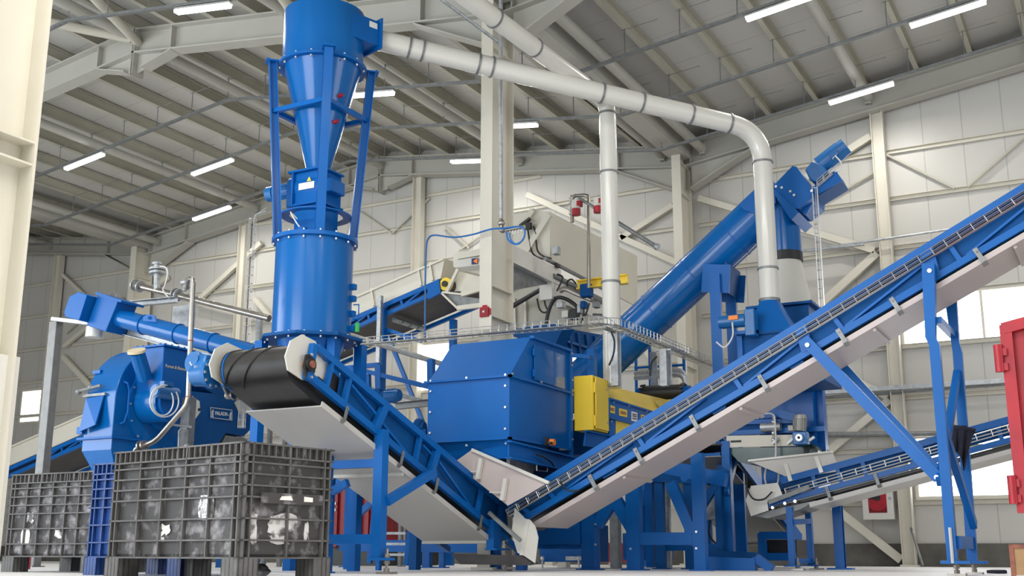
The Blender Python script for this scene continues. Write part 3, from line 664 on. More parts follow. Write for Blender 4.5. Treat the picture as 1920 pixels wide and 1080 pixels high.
# drum door latch on the right side
lt = MB()
rr = (vs*.96+vd*.28).normalized()
for y in (540, 562, 590, 618): lt.box(*(lambda p: (p.x-.03, p.x+.03, p.y-.03, p.y+.03, p.z-.03, p.z+.03))(O+rr*(r0+.02)+V(0, 0, cz(y))))
lt.build('door_hinge', 'blue', t)
pb_ = O+rr*(r0+.03)
MB().path([pb_+V(0, 0, cz(573)), pb_+rr*.06+V(0, 0, cz(573)), pb_+rr*.06+V(0, 0, cz(600)), pb_+V(0, 0, cz(600))], .007, 6).build('handle', 'blue', t)
tg_ = pb_+rr*.05
MB().box(tg_.x-.02, tg_.x+.02, tg_.y-.012, tg_.y+.012, cz(624), cz(607)).build('tag', 'green', t)
# airlock ring, duct and rotary valve
zr = cz(408); R3 = P(650, 408, b=CB); 
MB().lathe(O, Z, [(.29, zr), (.385, zr), (.385, zr+.015), (.29, zr+.015)], 48, closed=True).build('ring_plate', 'blue', t)
h_ = .155
MB().box(CX-h_-.02, CX+h_+.02, CB-h_, CB+h_, z1, cz(392)).build('duct', 'blue', t)
zv0, zv1 = cz(388), cz(328)
MB().box(CX-.26, CX+.21, CB-.2, CB+.2, zv0-.02, zv0).box(CX-.26, CX+.21, CB-.2, CB+.2, zv1, zv1+.02).build('valve_flange', 'blue', t)
vb = MB(); zc = (zv0+zv1)/2+.02
vb.box(CX-.19, CX+.15, CB-.15, CB+.15, zv0, zv1); vb.cyl((CX-.19, CB, zc), (CX+.15, CB, zc), .17, n=32); vb.box(CX-.21, CX-.185, CB-.2, CB+.2, zv0, zv1); vb.box(CX+.15, CX+.175, CB-.2, CB+.2, zv0, zv1)
v_ = vb.build('rotary_valve', 'blue', t, bevel=.006)
MB().box(CX+.17, CX+.28, CB-.12, CB+.13, zc-.09, zc+.06).build('bearing_box', 'blue', t, bevel=.01)
MB().box(CX-.12, CX+.09, CB-.176, CB-.168, zc-.045, zc+.03).build('rating_label', 'paper', v_)
MB().prism([(CX-.01, CB-.178, zc+.04), (CX+.05, CB-.178, zc+.04), (CX+.02, CB-.178, zc+.09)], (0, .004, 0)).build('warning_label', 'yellow', v_)
mo = MB().cyl((CX-.66, CB-.03, zc+.03), (CX-.57, CB-.03, zc+.03), .088, n=22).cyl((CX-.60, CB-.03, zc+.03), (CX-.33, CB-.03, zc+.03), .075, n=22)
for i in range(14): mo.beam((CX-.56, CB-.03+.08*math.cos(i*PI/7), zc+.03+.08*math.sin(i*PI/7)), (CX-.35, CB-.03+.08*math.cos(i*PI/7), zc+.03+.08*math.sin(i*PI/7)), .006, .014, up=(0, math.cos(i*PI/7), math.sin(i*PI/7)))
mo.build('motor', 'motor_blue', t)
MB().prism([V(CX-.33, CB-.03, zc)+V(0, math.cos(a)*.10, math.sin(a)*.10+(.07 if math.sin(a) > 0 else -.14)) for a in [i*PI/12 for i in range(24)]], (.1, 0, 0)).build('chain_guard', 'blue', t, bevel=.01)
# inspection cap and small gear on top of the drum
MB().cyl(O-vs*.14+vd*.25+V(0, 0, z1), O-vs*.14+vd*.25+V(0, 0, z1+.08), .055, n=18).build('vent_cap', 'blue', t)
MB().path(curve_pts([O-vs*.14+vd*.25+V(0, 0, z1+.05), O-vs*.22+vd*.25+V(0, 0, z1+.16), O-vs*.27+vd*.22+V(0, 0, z1+.26), O-vs*.2+vd*.18+V(0, 0, z1+.2)], 6), .008, 6).build('sensor_cable', 'hose_white', t)
MB().prism([O+vs*.2+V(0, 0, z1+.02), O+vs*.36+V(0, 0, z1+.02), O+vs*.36+V(0, 0, z1+.07), O+vs*.3+V(0, 0, z1+.10), O+vs*.2+V(0, 0, z1+.07)], -vd*.05).build('gusset', 'blue', t)
# cone and upper drum
RU = .452
MB().lathe(O, Z, [(.135, z2-.05), (.135, z2), (RU-.02, z3-.02)], 56).build('cone', 'blue_gloss', t)
MB().lathe(O, Z, [(RU-.02, z3-.03), (RU+.045, z3-.03), (RU+.045, z3), (RU-.02, z3)], 56, closed=True).build('cone_flange', 'blue', t)
MB().lathe(O, Z, [(RU, z3), (RU, z4), (0.001, z4+.02)], 56).build('upper_drum', 'blue_gloss', t)
MB().bolts([O+V(math.cos(2*PI*i/n)*(RU+.022), math.sin(2*PI*i/n)*(RU+.022), z3-.045) for i in range(n)], (0, 0, -1), .012, .02).bolts([O+V(math.cos(2*PI*i/n)*(RU+.022), math.sin(2*PI*i/n)*(RU+.022), z3) for i in range(n)], (0, 0, 1), .012, .02).build('flange_bolt', 'bolt', t)
MB().cyl(O+vd*.1+V(0, 0, z4), O+vd*.1+V(0, 0, z4+.06), .1, n=20).build('top_cap', 'blue', t)
# raking legs
phi = math.atan2(vd.y, vd.x)
legs = []
for k in range(4):
    q = Vector((math.cos(phi+k*PI/2+.10), math.sin(phi+k*PI/2+.10), 0)); s = Vector((-q.y, q.x, 0))
    pt_, pb2 = O+q*(RU+.10)+V(0, 0, z3+.0), O+q*(r0-.015)+V(0, 0, z1+.02)
    L = MB().ibeam(pb2, pt_, .095, .09, .01, .012, up=q); L.prism([pt_+s*.07-q*.07, pt_+s*.07+q*.08, pt_-s*.07+q*.08, pt_-s*.07-q*.07], (0, 0, .015)); L.bolts([pt_+s*.05+q*.05+V(0, 0, .015), pt_-s*.05+q*.05+V(0, 0, .015)], (0, 0, 1), .013, .015)
    L.build('leg', 'blue', t); legs.append((pb2, pt_))
zm = cz(217)
mids = [a.lerp(b, (zm-a.z)/(b.z-a.z)) for a, b in legs]
for i in range(4):
    MB().beam(mids[i], mids[(i+1) % 4], .05, .05).build('cross_brace', 'blue', t)
for y in (195, 240):
    p = O+(vs*.55+vd*.8).normalized()*(.30 if y < 220 else .23)+V(0, 0, cz(y)); MB().cyl(p, p+(vs*.6+vd*.7)*.09, .022, n=10).build('level_sensor', 'red', t)
# tangential inlet
i0, i1 = P(640, 70, b=CB-.30), None
ex = Vector((.30, .95, 0)).normalized(); ey = Vector((-ex.y, ex.x, 0))
ic = O-ey*(RU-.155)
zi0, zi1 = z3+.27, z3+.56
def rect(c, hw, z_0, z_1): return [c-ey*hw+V(0, 0, z_0), c+ey*hw+V(0, 0, z_0), c+ey*hw+V(0, 0, z_1), c-ey*hw+V(0, 0, z_1)]
e0 = ic+ex*.44
MB().prism(rect(ic+ex*.05, .15, zi0, zi1), ex*.39).build('inlet_duct', 'blue', t)
MB().prism(rect(e0, .19, zi0-.04, zi1+.04), ex*.02).build('inlet_flange', 'blue', t)
MB().prism([e0-ex*.14-ey*.152+V(0, 0, zi0+.19), e0-ex*.03-ey*.152+V(0, 0, zi0+.19), e0-ex*.03-ey*.152+V(0, 0, zi0+.26), e0-ex*.14-ey*.152+V(0, 0, zi0+.26)], ey*.002).build('label', 'paper', t)
# ================================================================ ducts
def duct(pts, r, rings, label, name='air_duct', m='duct_white', n=28, ends=True):
    t = thing(name, label, 'duct', pts[-1]); MB().path(pts, r, n).build('pipe', m, t)
    for p, d in rings:
        d = Vector(d).normalized(); MB().lathe(Vector(p)-d*.012, d, [(r-.005, 0), (r+.012, 0), (r+.012, .024), (r-.005, .024)], n).build('clamp_ring', 'galv_dull', t)
    return t
rd = .118
dS = e0+ex*.03+V(0, 0, (zi0+zi1)/2-.0); HB = 13.3
bend_t = P(1381, 246, b=HB); drop = P(1431, 330, b=HB)
dr0 = V(drop.x, HB, P(1440, 566, b=HB).z)
dd = (bend_t-dS).normalized()
Rb = .42; top = V(drop.x, HB, 0)
# straight run meets the vertical line of the drop
tt = (drop.x-dS.x)/(dd.x); cor = dS+dd*tt; cor = V(drop.x, HB, cor.z)
dd = (cor-dS).normalized()
bp0, bp1 = cor-dd*Rb, cor-V(0, 0, Rb*1.0)
bez = [bp0*(1-s)**2+cor*2*s*(1-s)+bp1*s*s for s in [i/12 for i in range(13)]]
rings = [(P_, dd) for P_ in (dS+dd*.03, dS+dd*.42, dS+dd*.58, dS+dd*1.25, dS+dd*1.42)]
L_ = (bp0-dS).length
rings += [(dS+dd*L_*k, dd) for k in (.62, .735, .88, .995)]+[(bp1, (0, 0, 1)), (V(drop.x, HB, P(1433, 505, b=HB).z), (0, 0, 1)), (dr0+V(0, 0, .02), (0, 0, 1))]
duct([dS]+bez+[dr0], rd, rings, 'big white air duct from the cyclone inlet, bending down to the blue hood at right')
# second duct from the top, going down onto the yellow machine
D2 = P(1141, 300, b=12.4); dx2, db2 = D2.x, 12.4
ztop = P(1141, 205, b=12.4).z; zbot = P(1141, 728, b=12.4).z
far = P(868, -10, b=9.6)
cor = V(dx2, db2, ztop+.10); dd = (cor-far).normalized()
far = far-dd*2.2
bp0, bp1 = cor-dd*.16, cor-V(0, 0, .16)
duct([far]+[bp0*(1-s)**2+cor*2*s*(1-s)+bp1*s*s for s in [i/6 for i in range(7)]]+[V(dx2, db2, zbot)], .108,
     [(bp1, (0, 0, 1)), (V(dx2, db2, P(1141, 324, b=12.4).z), (0, 0, 1)), (V(dx2, db2, P(1141, 530, b=12.4).z), (0, 0, 1)), (cor-dd*.5, dd), (cor-dd*1.55, dd), (cor-dd*2.3, dd), (cor-dd*3.2, dd)], 'white air duct coming down from the top edge and dropping vertically behind the yellow cabinet')
one('conduit', MB().cyl(P(815, -10, b=10.6), P(938, 82, b=11.6), .022, n=10), 'galv', 'thin silver conduit slanting beside the white duct at the top', 'conduit')
# ================================================================ blue hood and tall column box at the foot of the drop
t = thing('extraction_hood', 'blue pyramid hood at the foot of the right white duct on a blue box body', 'hood', (drop.x, HB, 0))
hz0, hz1 = P(1430, 622, b=HB-.3).z, dr0.z
b0, b1 = HB-.30, HB+.30
xa, xb_ = P(1395, 625, b=b0).x, P(1484, 610, b=b0).x
q0 = [V(xa, b0, hz0), V(xb_, b0, hz0), V(xb_, b1, hz0), V(xa, b1, hz0)]
cc = dr0; rr = rd+.005
q1 = [cc+V(-rr, -rr, 0), cc+V(rr, -rr, 0), cc+V(rr, rr, 0), cc+V(-rr, rr, 0)]
hm = MB(); seg = 24; ringt = []; ringb = []
for i in range(seg):
    a = 2*PI*i/seg; c, s = math.cos(a), math.sin(a); k = 1/max(abs(c), abs(s))
    ringb.append(V((xa+xb_)/2+c*k*(xb_-xa)/2, (b0+b1)/2+s*k*(b1-b0)/2, hz0)); ringt.append(cc+V(c*rr, s*rr, 0))
hm._add(ringb+ringt, [(i, (i+1) % seg, seg+(i+1) % seg, seg+i) for i in range(seg)]); hm.build('pyramid', 'blue', t)
zb1 = P(1390, 870, b=b0).z
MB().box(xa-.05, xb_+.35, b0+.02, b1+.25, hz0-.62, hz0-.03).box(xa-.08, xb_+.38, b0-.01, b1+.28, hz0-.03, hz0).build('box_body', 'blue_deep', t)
for k in (0,): MB().box(xa-.08+k*(xb_-xa+.40), xa-.02+k*(xb_-xa+.40), b0-.03, b0+.03, .02 if k else 1.9, hz0-.03).build('corner_post', 'blue', t)
# ================================================================ large inclined screw conveyor
SB = 14.3
p0, p1 = P(1095, 712, b=SB), P(1425, 402, b=SB)
t = thing('screw_conveyor', 'long glossy blue tube screw conveyor climbing right to a geared motor at its top end', 'conveyor', p0)
sd = (p1-p0).normalized(); sn = V(0, -1, 0).cross(sd); sn = sn if sn.z > 0 else -sn
RS = .29
MB().cyl(p0-sd*.4, p1+sd*.35, RS, n=40).build('trough_tube', 'blue_gloss', t)
for k in (.2, .42, .64, .86): 
    c = p0.lerp(p1, k); MB().lathe(c, sd, [(RS, 0), (RS+.006, 0), (RS+.006, .02), (RS, .02)], 40).build('weld_band', 'blue', t)
# clamp saddles with two posts
for off, xx, y0, y1 in ((-RS-.04, 1334, 497, 662), (RS+.02, 1374, 520, 640)):
    c = P(1342, 522, b=SB+off) if off < 0 else P(1342, 522, b=SB-RS-.04)+V(0, 2*RS+.08, 0)
    MB().prism([c+sd*.26+sn*.0, c+sn*.27, c-sd*.26, c-sn*.27], (0, .02, 0)).build('saddle_plate', 'blue', t)
    MB().box(c.x-.07, c.x+.07, c.y-.06, c.y+.0, 0, c.z+.05).build('support_post', 'blue', t)
sp_ = p0.lerp(p1, .72)
MB().prism([p_-V(0, RS+.02, 0) for p_ in (P(1342, 522, b=SB)-sn*.27+sd*.02, P(1342, 522, b=SB)+sd*.27-sn*.03, P(1342, 522, b=SB)+sd*.27-sn*.06, P(1342, 522, b=SB)-sn*.30)], (0, 2*RS+.04, 0)).build('saddle_pan', 'blue_deep', t)
# head end plates, discharge box and drop
he = p1+sd*.35
MB().prism([P(x, y, b=SB-.33) for x, y in ((1385, 383), (1414, 356), (1450, 340), (1455, 380), (1420, 402), (1396, 394))], (0, .64, 0)).build('head_box', 'blue', t)
dc = P(1470, 470, b=SB)
MB().cyl((dc.x, SB, P(1470, 478, b=SB).z), (dc.x, SB, P(1470, 395, b=SB).z), .225, n=32).build('discharge_spout', 'blue_gloss', t)
MB().cyl((dc.x, SB, P(1470, 492, b=SB).z), (dc.x, SB, P(1470, 476, b=SB).z), .235, n=32).build('rubber_sleeve', 'black', t)
hx = [(1448, 350), (1486, 311), (1494, 313), (1524, 357), (1522, 372), (1498, 391), (1490, 391), (1449, 358)]
bx = [P(x, y, b=SB-.33) for x, y in hx]
MB().prism(bx, (0, .66, 0)).build('drive_housing', 'blue', t)
MB().prism([P(x, y, b=SB-.36) for x, y in ((1446, 355), (1450, 352), (1498, 398), (1484, 412), (1480, 408))], (0, .70, 0)).build('drive_flange', 'blue', t)
MB().prism([P(x, y, b=SB-.18) for x, y in ((1496, 391), (1578, 340), (1568, 322), (1524, 357))], (0, .40, 0)).build('drive_tray', 'blue_deep', t)
MB().prism([P(x, y, b=SB-.20) for x, y in ((1522, 352), (1567, 318), (1579, 339), (1531, 366), (1512, 402), (1500, 396))], (0, .012, 0)).build('drive_side', 'blue', t)
g0, g1 = P(1508, 333, b=SB-.05), P(1545, 318, b=SB-.05)
MB().prism([P(x, y, b=SB-.2) for x, y in ((1509, 318), (1523, 301), (1545, 312), (1553, 322), (1528, 342), (1518, 336))], (0, .34, 0)).build('gearbox', 'motor_blue', t, bevel=.015)
m0, m1 = P(1537, 312, b=SB-.03), P(1576, 282, b=SB-.03)
MB().cyl(m0, m1, .125, n=26).cyl(m1, m1+(m1-m0).normalized()*.09, .115, n=26).build('motor', 'motor_blue', t)
mt = P(1557, 287, b=SB-.16)
MB().prism([P(x, y, b=SB-.2) for x, y in ((1553, 291), (1566, 279), (1571, 286), (1560, 297))], (0, .1, 0)).build('terminal_box', 'motor_blue', t)
MB().path(curve_pts([P(1566, 292, b=SB-.2), P(1577, 305, b=SB-.22), P(1577, 317, b=SB-.22), P(1565, 322, b=SB-.22)], 6), .01, 6).build('motor_cable', 'hose_white', t)
MB().bolts([P(x, y, b=SB-.33) for x, y in ((1455, 350), (1466, 352), (1482, 359), (1489, 366), (1522, 358))], (0, -1, 0), .018, .012).build('bolt', 'bolt', t)
wire_basket(t, (P(1533, 349, b=SB-.25), P(1561, 325, b=SB-.25)), (0, 1, 0), (0, 0, 1), .06, .07, .1, .004)
# vertical wire basket hanging from the drive
bk = thing('wire_cable_ladder', 'narrow wire cable basket hanging straight down from the top screw motor', 'cable tray', P(1529, 580, b=SB-.3))
q0_, q1_ = P(1528, 352, b=SB-.3), P(1538, 575, b=SB-.3); q1_ = V(q0_.x, q0_.y, q1_.z)
wire_basket(bk, (q0_, q1_), (1, 0, 0), (0, -1, 0), .06, .04, .12, .004)
# white cone and its hopper box under the spout
t = thing('transition_cone', 'flared white cone under the black rubber sleeve of the tall blue spout', 'cone', (dc.x, SB, P(1490, 575, b=SB).z))
zc0, zc1 = P(1480, 580, b=SB).z, P(1474, 492, b=SB).z
MB().cyl((dc.x, SB, zc0), (dc.x, SB, zc1), .335, .215, n=40).build('cone', 'duct_white', t)
t = thing('hopper_box', 'dark blue square box directly under the flared white cone, behind the hood', 'hopper', (dc.x, SB, 1.8))
MB().box(dc.x-.36, dc.x+.36, SB-.36, SB+.36, zc0-.42, zc0-.04).box(dc.x-.42, dc.x+.42, SB-.42, SB+.42, zc0-.03, zc0).build('box_body', 'blue_deep', t)
MB().bolts([(dc.x-.4+i*.1, SB-.40, zc0) for i in range(9)]+[(dc.x+.40, SB-.4+i*.1, zc0) for i in range(9)], (0, 0, 1), .012, .012).build('bolt', 'bolt', t)
MB().box(dc.x-.34, dc.x+.34, SB-.34, SB+.34, .95, zc0-.42).build('lower_body', 'blue', t)
xr = dc.x+.27
MB().box(xr-.16, xr+.16, SB-.2, SB-.14, P(1510, 872, b=SB-.2).z, P(1530, 640, b=SB-.2).z).box(xr-.16, xr-.14, SB-.14, SB+.2, P(1510, 872, b=SB-.2).z, P(1530, 640, b=SB-.2).z).build('support_column', 'blue', t)
# ================================================================ gear motor left of the hood
gm = P(1380, 602, b=12.9)
t = thing('gear_motor', 'small blue gear motor with its cable left of the blue pyramid hood', 'motor', gm)
MB().cyl(gm+V(-.17, 0, 0), gm+V(.12, 0, 0), .08, n=20).cyl(gm+V(-.2, 0, 0), gm+V(-.17, 0, 0), .075, n=20).build('motor', 'motor_blue', t)
MB().box(gm.x+.24, xa-.08, 12.9, 13.1, gm.z-.16, gm.z-.12).build('mount', 'blue', t)
MB().box(gm.x+.12, gm.x+.24, 12.83, 13.0, gm.z-.2, gm.z+.12).build('gearbox', 'motor_blue', t, bevel=.01)
MB().box(gm.x-.06, gm.x+.05, 12.80, 12.84, gm.z+.0, gm.z+.05).build('label', 'orange', t)
MB().path(curve_pts([gm+V(-.02, -.08, -.03), gm+V(-.02, -.1, -.2), gm+V(-.12, -.1, -.32), gm+V(-.22, -.1, -.25)], 6), .01, 6).build('cable', 'hose_white', t)
# ================================================================ big blue hopper box in the middle
HBX = 10.3
ca, cb_ = P(955, 705, b=HBX), P(955, 820, b=HBX)
ar = ca.x; al = P(803, 715, b=HBX).x; zt0 = ca.z; zb0 = P(955, 822, b=HBX).z
br = P(1070, 760, a=ar).y; tf_ = P(995, 632, a=ar); zt1 = P(1070, 668, a=ar).z; bt = tf_.y; zt1 = tf_.z
t = thing('hopper_box', 'big plain blue bolted steel box with a slanted upper front, left of the yellow cabinet', 'hopper', ((ar+al)/2, (HBX+br)/2, .9))
mb = MB().box(al, ar, HBX, br, zb0, zt0); mb.build('box_body', 'blue', t)
sl_ = .16
MB().prism([V(ar, HBX, zt0), V(ar, bt, zt1), V(ar, br, zt1), V(ar, br, zt0)], (al-ar, 0, 0)).build('hood_section', 'blue', t)
fl = MB(); f_ = .035
fl.box(al-f_, ar+f_, HBX-f_, HBX+.0, zt0-.012, zt0+.012).box(ar, ar+f_, HBX-f_, br, zt0-.012, zt0+.012).box(al-f_, ar+f_, HBX-f_, HBX, zb0-.01, zb0+.012).box(ar, ar+f_, HBX-f_, br, zb0-.01, zb0+.012)
fl.box(ar, ar+.03, br-.06, br, zb0-.1, zt1); fl.beam((ar+.012, bt, zt1), (ar+.012, br, zt1), .03, .05, up=(1, 0, 0))
fl.build('flange', 'blue', t)
sk = MB(); zs = P(955, 858, b=HBX).z
sk.prism([V(al+.02, HBX+.02, zb0), V(ar-.02, HBX+.02, zb0), V(ar-.02, HBX+.06, zs), V(al+.30, HBX+.12, zs)], (0, .9, 0)); sk.build('skirt', 'blue', t)
bl = []
for i in range(3): bl += [(al+.04, HBX-.0, zb0+.1+(zt0-zb0-.2)*i/2), (ar-.04, HBX-.0, zb0+.1+(zt0-zb0-.2)*i/2)]
MB().bolts(bl+[(al+(ar-al)*k, HBX-f_*.5, zt0+.012) for k in (.05, .5, .97)]+[(al+(ar-al)*k, HBX-.0, zb0-.05) for k in (.05, .5, .97)], (0, -1, 0), .013, .02).build('bolt', 'bolt', t)
MB().bolts([(ar+.03, HBX+(br-HBX)*k, zt0+.02) for k in (0, .45, .98)]+[(ar+.03, br-.03, zb0+(zt1-zb0)*k) for k in (.1, .3, .55, .7, .85, .97)], (1, 0, 0), .013, .015).build('bolt', 'bolt', t)
# access door on the right face
dq = [P(x, y, a=ar+.012) for x, y in ((1001, 647), (1057, 667), (1057, 730), (1001, 712))]
d_ = MB().prism(dq, (.014, 0, 0)).build('access_door', 'door_blue', t)
MB().bolts([P(1046, 672, a=ar+.026), P(1045, 716, a=ar+.026)], (1, 0, 0), .015, .015).build('door_latch', 'bolt', d_)
MB().box(ar+.01, ar+.035, dq[0].y-.03, dq[0].y+.005, dq[0].z-.12, dq[0].z-.04).box(ar+.01, ar+.035, dq[3].y-.03, dq[3].y+.005, dq[3].z+.03, dq[3].z+.11).build('hinge', 'blue', d_)
# outlet channel under the box on the right
ch = MB()
ch.beam(P(953, 840, a=ar+.03), P(1090, 875, a=ar+.03), .17, .02, up=(1, 0, 0)); ch.beam(P(953, 828, a=ar+.06), P(1090, 862, a=ar+.06), .015, .08, up=(1, 0, 0)); ch.beam(P(953, 858, a=ar+.06), P(1090, 890, a=ar+.06), .015, .08, up=(1, 0, 0))
ch.build('support_channel', 'blue', t)
MB().prism([P(x, y, a=ar-.05) for x, y in ((956, 857), (1008, 868), (1000, 888), (965, 882), (956, 874))], (-.04, 0, 0)).build('chute', 'galv_dull', t)
MB().box(al+.35, ar-.12, HBX+.25, br-.05, zs-.32, zb0).build('outlet_body', 'blue_deep', t)
bc = P(1030, 829, a=ar+.08)
MB().cyl(bc+V(0, 0, -.02), bc+V(0, 0, .0), .045, n=16).box(bc.x-.03, bc.x+.0, bc.y-.06, bc.y-.02, bc.z-.04, bc.z+.05).build('beacon_base', 'black', t)
MB().cyl(bc+V(.0, .03, 0), bc+V(.05, .03, 0), .038, .034, n=16).build('beacon_lens', 'orange', t)
MB().path(curve_pts([P(1006, 853, a=ar+.08), P(1020, 857, a=ar+.1), P(1036, 870, a=ar+.1), P(1044, 890, a=ar+.1), P(1052, 906, b=B2-.09), P(1066, 920, b=B2-.09), P(1086, 919, b=B2-.09)], 6), .009, 6).build('cable', 'black', t)
MB().path([P(1006, 871, a=ar+.05), P(1026, 874, a=ar+.05), P(1026, 882+2, a=ar+.05), P(1006, 882, a=ar+.05), P(1006, 871, a=ar+.05)], .006, 5).build('wire_loop', 'bolt', t)
# legs of the box down to the floor behind the conveyors
for x, y in ((P(978, 1000, b=br-.07).x, br-.07), (al+.06, br-.07)):
    MB().box(x-.05, x+.05, y-.05, y+.05, 0, zb0+.01).build('leg', 'blue', t)
# ================================================================ yellow control cabinet
YB = br+.04
ya0, ya1 = P(1076, 730, b=YB).x, P(1111, 730, b=YB).x
yz1, yz0 = P(1111, 703, b=YB).z, P(1111, 806, b=YB).z
yb1 = P(1139, 740, a=ya1).y
t = thing('control_cabinet', 'yellow steel control cabinet with a side door, right of the big blue box', 'cabinet', ((ya0+ya1)/2, (YB+yb1)/2, yz0))
bd = MB().box(ya0, ya1, YB, yb1, yz0, yz1).build('cabinet_body', 'yellow', t, bevel=.006)
dr = MB().box(ya1+.004, ya1+.022, YB+.05, yb1-.02, yz0+.02, yz1-.015).build('door', 'yellow', t, bevel=.004)
MB().box(ya1+.0, ya1+.02, YB+.028, YB+.045, yz1-.2, yz1-.08).box(ya1, ya1+.02, YB+.028, YB+.045, yz0+.05, yz0+.17).build('hinge', 'yellow', dr)
MB().bolts([(ya1+.022, yb1-.07, yz1-.12), (ya1+.022, yb1-.07, yz0+.12)], (1, 0, 0), .018, .015).build('lock', 'bolt', dr)
MB().box(ya1-.001, ya1+.002, YB+.042, YB+.052, yz0+.02, yz1-.02).build('door_gap', 'black', dr)
# ================================================================ yellow and blue separator running back from the cabinet
sa = ya1+.0
t = thing('metal_separator', 'separator with a yellow roof over a blue labelled panel, right of the yellow cabinet', 'machine', (sa-.4, 13.3, .9))
s0y = yb1+.02; pe = P(1283, 800, a=sa).y
zpt0, zpt1 = P(1142, 745, a=sa), P(1270, 775, a=sa)
A = [P(x, y, a=sa) for x, y in ((1140, 748), (1240, 775), (1262, 785), (1262, 800), (1140, 762))]
top = [P(1142, 724, a=sa-.18), P(1243, 748, a=sa-.18)]
MB().prism(A, (-.04, 0, 0)).tri(A[0], A[2], P(1262, 752, a=sa-.18), top[0]).tri(top[0], P(1262, 752, a=sa-.18), P(1262, 752, a=sa-.18)-V(.6, 0, 0), top[0]-V(.6, 0, 0)).build('roof', 'yellow', t)
MB().tri(P(1228, 752, a=sa-.05), P(1262, 748, a=sa-.05), P(1300, 765, a=sa-.05), P(1300, 800, a=sa-.05), P(1262, 800, a=sa-.05)).build('roof_end', 'yellow', t)
pq = [P(x, y, a=sa+.01) for x, y in ((1140, 745+2), (1262, 785), (1262, 815), (1140, 783))]
pnl = MB().prism(pq, (-.03, 0, 0)).build('label_panel', 'blue', t)
fr = MB()
for i in range(4): fr.beam(pq[i]+V(.01, 0, 0), pq[(i+1) % 4]+V(.01, 0, 0), .02, .03, up=(1, 0, 0))
fr.build('panel_frame', 'blue', pnl)
for (x0, y0, x1, y1), mm in (((1142, 759, 1153, 773), 'yellow'), ((1161, 765, 1176, 779), 'yellow'), ((1184, 771, 1195, 789), 'paper'), ((1202, 777, 1212, 785), 'yellow')):
    s_ = .27
    q = [P(x0, y0, a=sa+.016), P(x1, y0+(x1-x0)*s_, a=sa+.016), P(x1, y1+(x1-x0)*s_*.9, a=sa+.016), P(x0, y1, a=sa+.016)]
    lb = MB().prism(q, (-.003, 0, 0)).build('label', mm, pnl)
    g = MB()
    for k in ((.25, .45, .7) if mm == 'paper' else (.4, .62)):
        a_, b_ = q[0].lerp(q[3], k), q[1].lerp(q[2], k); g.beam(a_.lerp(b_, .15)+V(.002, 0, 0), a_.lerp(b_, .85)+V(.002, 0, 0), .014, .002, up=(1, 0, 0))
    g.build('label_print', 'ink' if mm == 'paper' else 'rust', lb)
MB().prism([P(x, y, a=sa-.02) for x, y in ((1140, 783), (1290, 823), (1290, 900), (1140, 850))], (-.7, 0, 0)).build('body', 'blue_deep', t)
for q in (((1155, 788), (1190, 797), (1190, 830), (1155, 822)), ((1258, 840), (1300, 815), (1300, 850), (1258, 862))):
    MB().prism([P(x, y, a=sa) for x, y in q], (-.03, 0, 0)).build('side_panel', 'yellow', t)
MB().prism([P(x, y, a=sa+.005) for x, y in ((1143, 786), (1154, 789), (1154, 832), (1143, 829))], (-.03, 0, 0)).build('post', 'blue', t)
MB().bolts([P(x, y, a=sa+.02) for x, y in ((1150, 754), (1178, 761), (1212, 771), (1146, 790))], (1, 0, 0), .012, .012).build('bolt', 'bolt', t)
# angle skirt below the cabinet
MB().prism([P(x, y, a=ya1-.02) for x, y in ((1100, 808), (1165, 822), (1165, 845), (1096, 836))], (-.02, 0, 0)).beam(P(1098, 808, a=ya1), P(1165, 822, a=ya1), .012, .05, up=(1, 0, 0)).build('skirt', 'blue', t)
# its steel trestle: posts, rails and braces at two depths
def frame(name, label, cat, items, b, m='blue', feet=()):
    """a welded frame in the plane Y=b from photo-position members (x0,y0,x1,y1,width px)"""
    t = thing(name, label, cat, P(items[0][0], items[0][1], b=b)); 
    for it in items:
        x0, y0, x1, y1, w = it[:5]; nm = it[5] if len(it) > 5 else ('leg' if abs(x1-x0) < 9 else 'brace' if abs(y1-y0) > 25 else 'cross_beam')
        p0, p1 = P(x0, y0, b=b), P(x1, y1, b=b)
        if nm == 'leg' and y1 > 1035: p1 = V(p0.x+(p1.x-p0.x), b, 0.0); p1.x = p0.x
        wm = w*(p0-CAM).length/2160
        MB().beam(p0, p1, wm, max(.05, wm*.8), up=(0, 1, 0)).build(nm, m, t)
        if nm == 'leg' and y1 > 1035: MB().box(p1.x-wm*.9, p1.x+wm*.9, b-.08, b+.08, 0, .015).build('foot_plate', m, t)
    return t
t = frame('machine_trestle', 'blue steel trestle legs and braces standing just right of the V of the two conveyors', 'frame',
    [(1104, 868, 1106, 1068, 26, 'leg'), (1015, 1000, 1092, 998, 42, 'cross_beam'), (1120, 985, 1155, 930, 20, 'brace'), (1150, 930, 1195, 1005, 22, 'brace'), (1188, 905, 1189, 1066, 26, 'leg'), (1195, 1010, 1300, 1010, 22, 'cross_beam'),
     (1258, 905, 1308, 1020, 20, 'brace'), (1308, 850, 1309, 1068, 22, 'leg'), (1010, 1025, 1095, 1025, 8, 'cross_beam')], 12.4)
MB().bolts([P(1117, y, b=12.35) for y in (905, 983, 1021)]+[P(1183, 1029, b=12.35), P(1306, 997, b=12.35), P(1306, 1028, b=12.35)], (0, -1, 0), .014, .015).build('bolt', 'bolt', t)
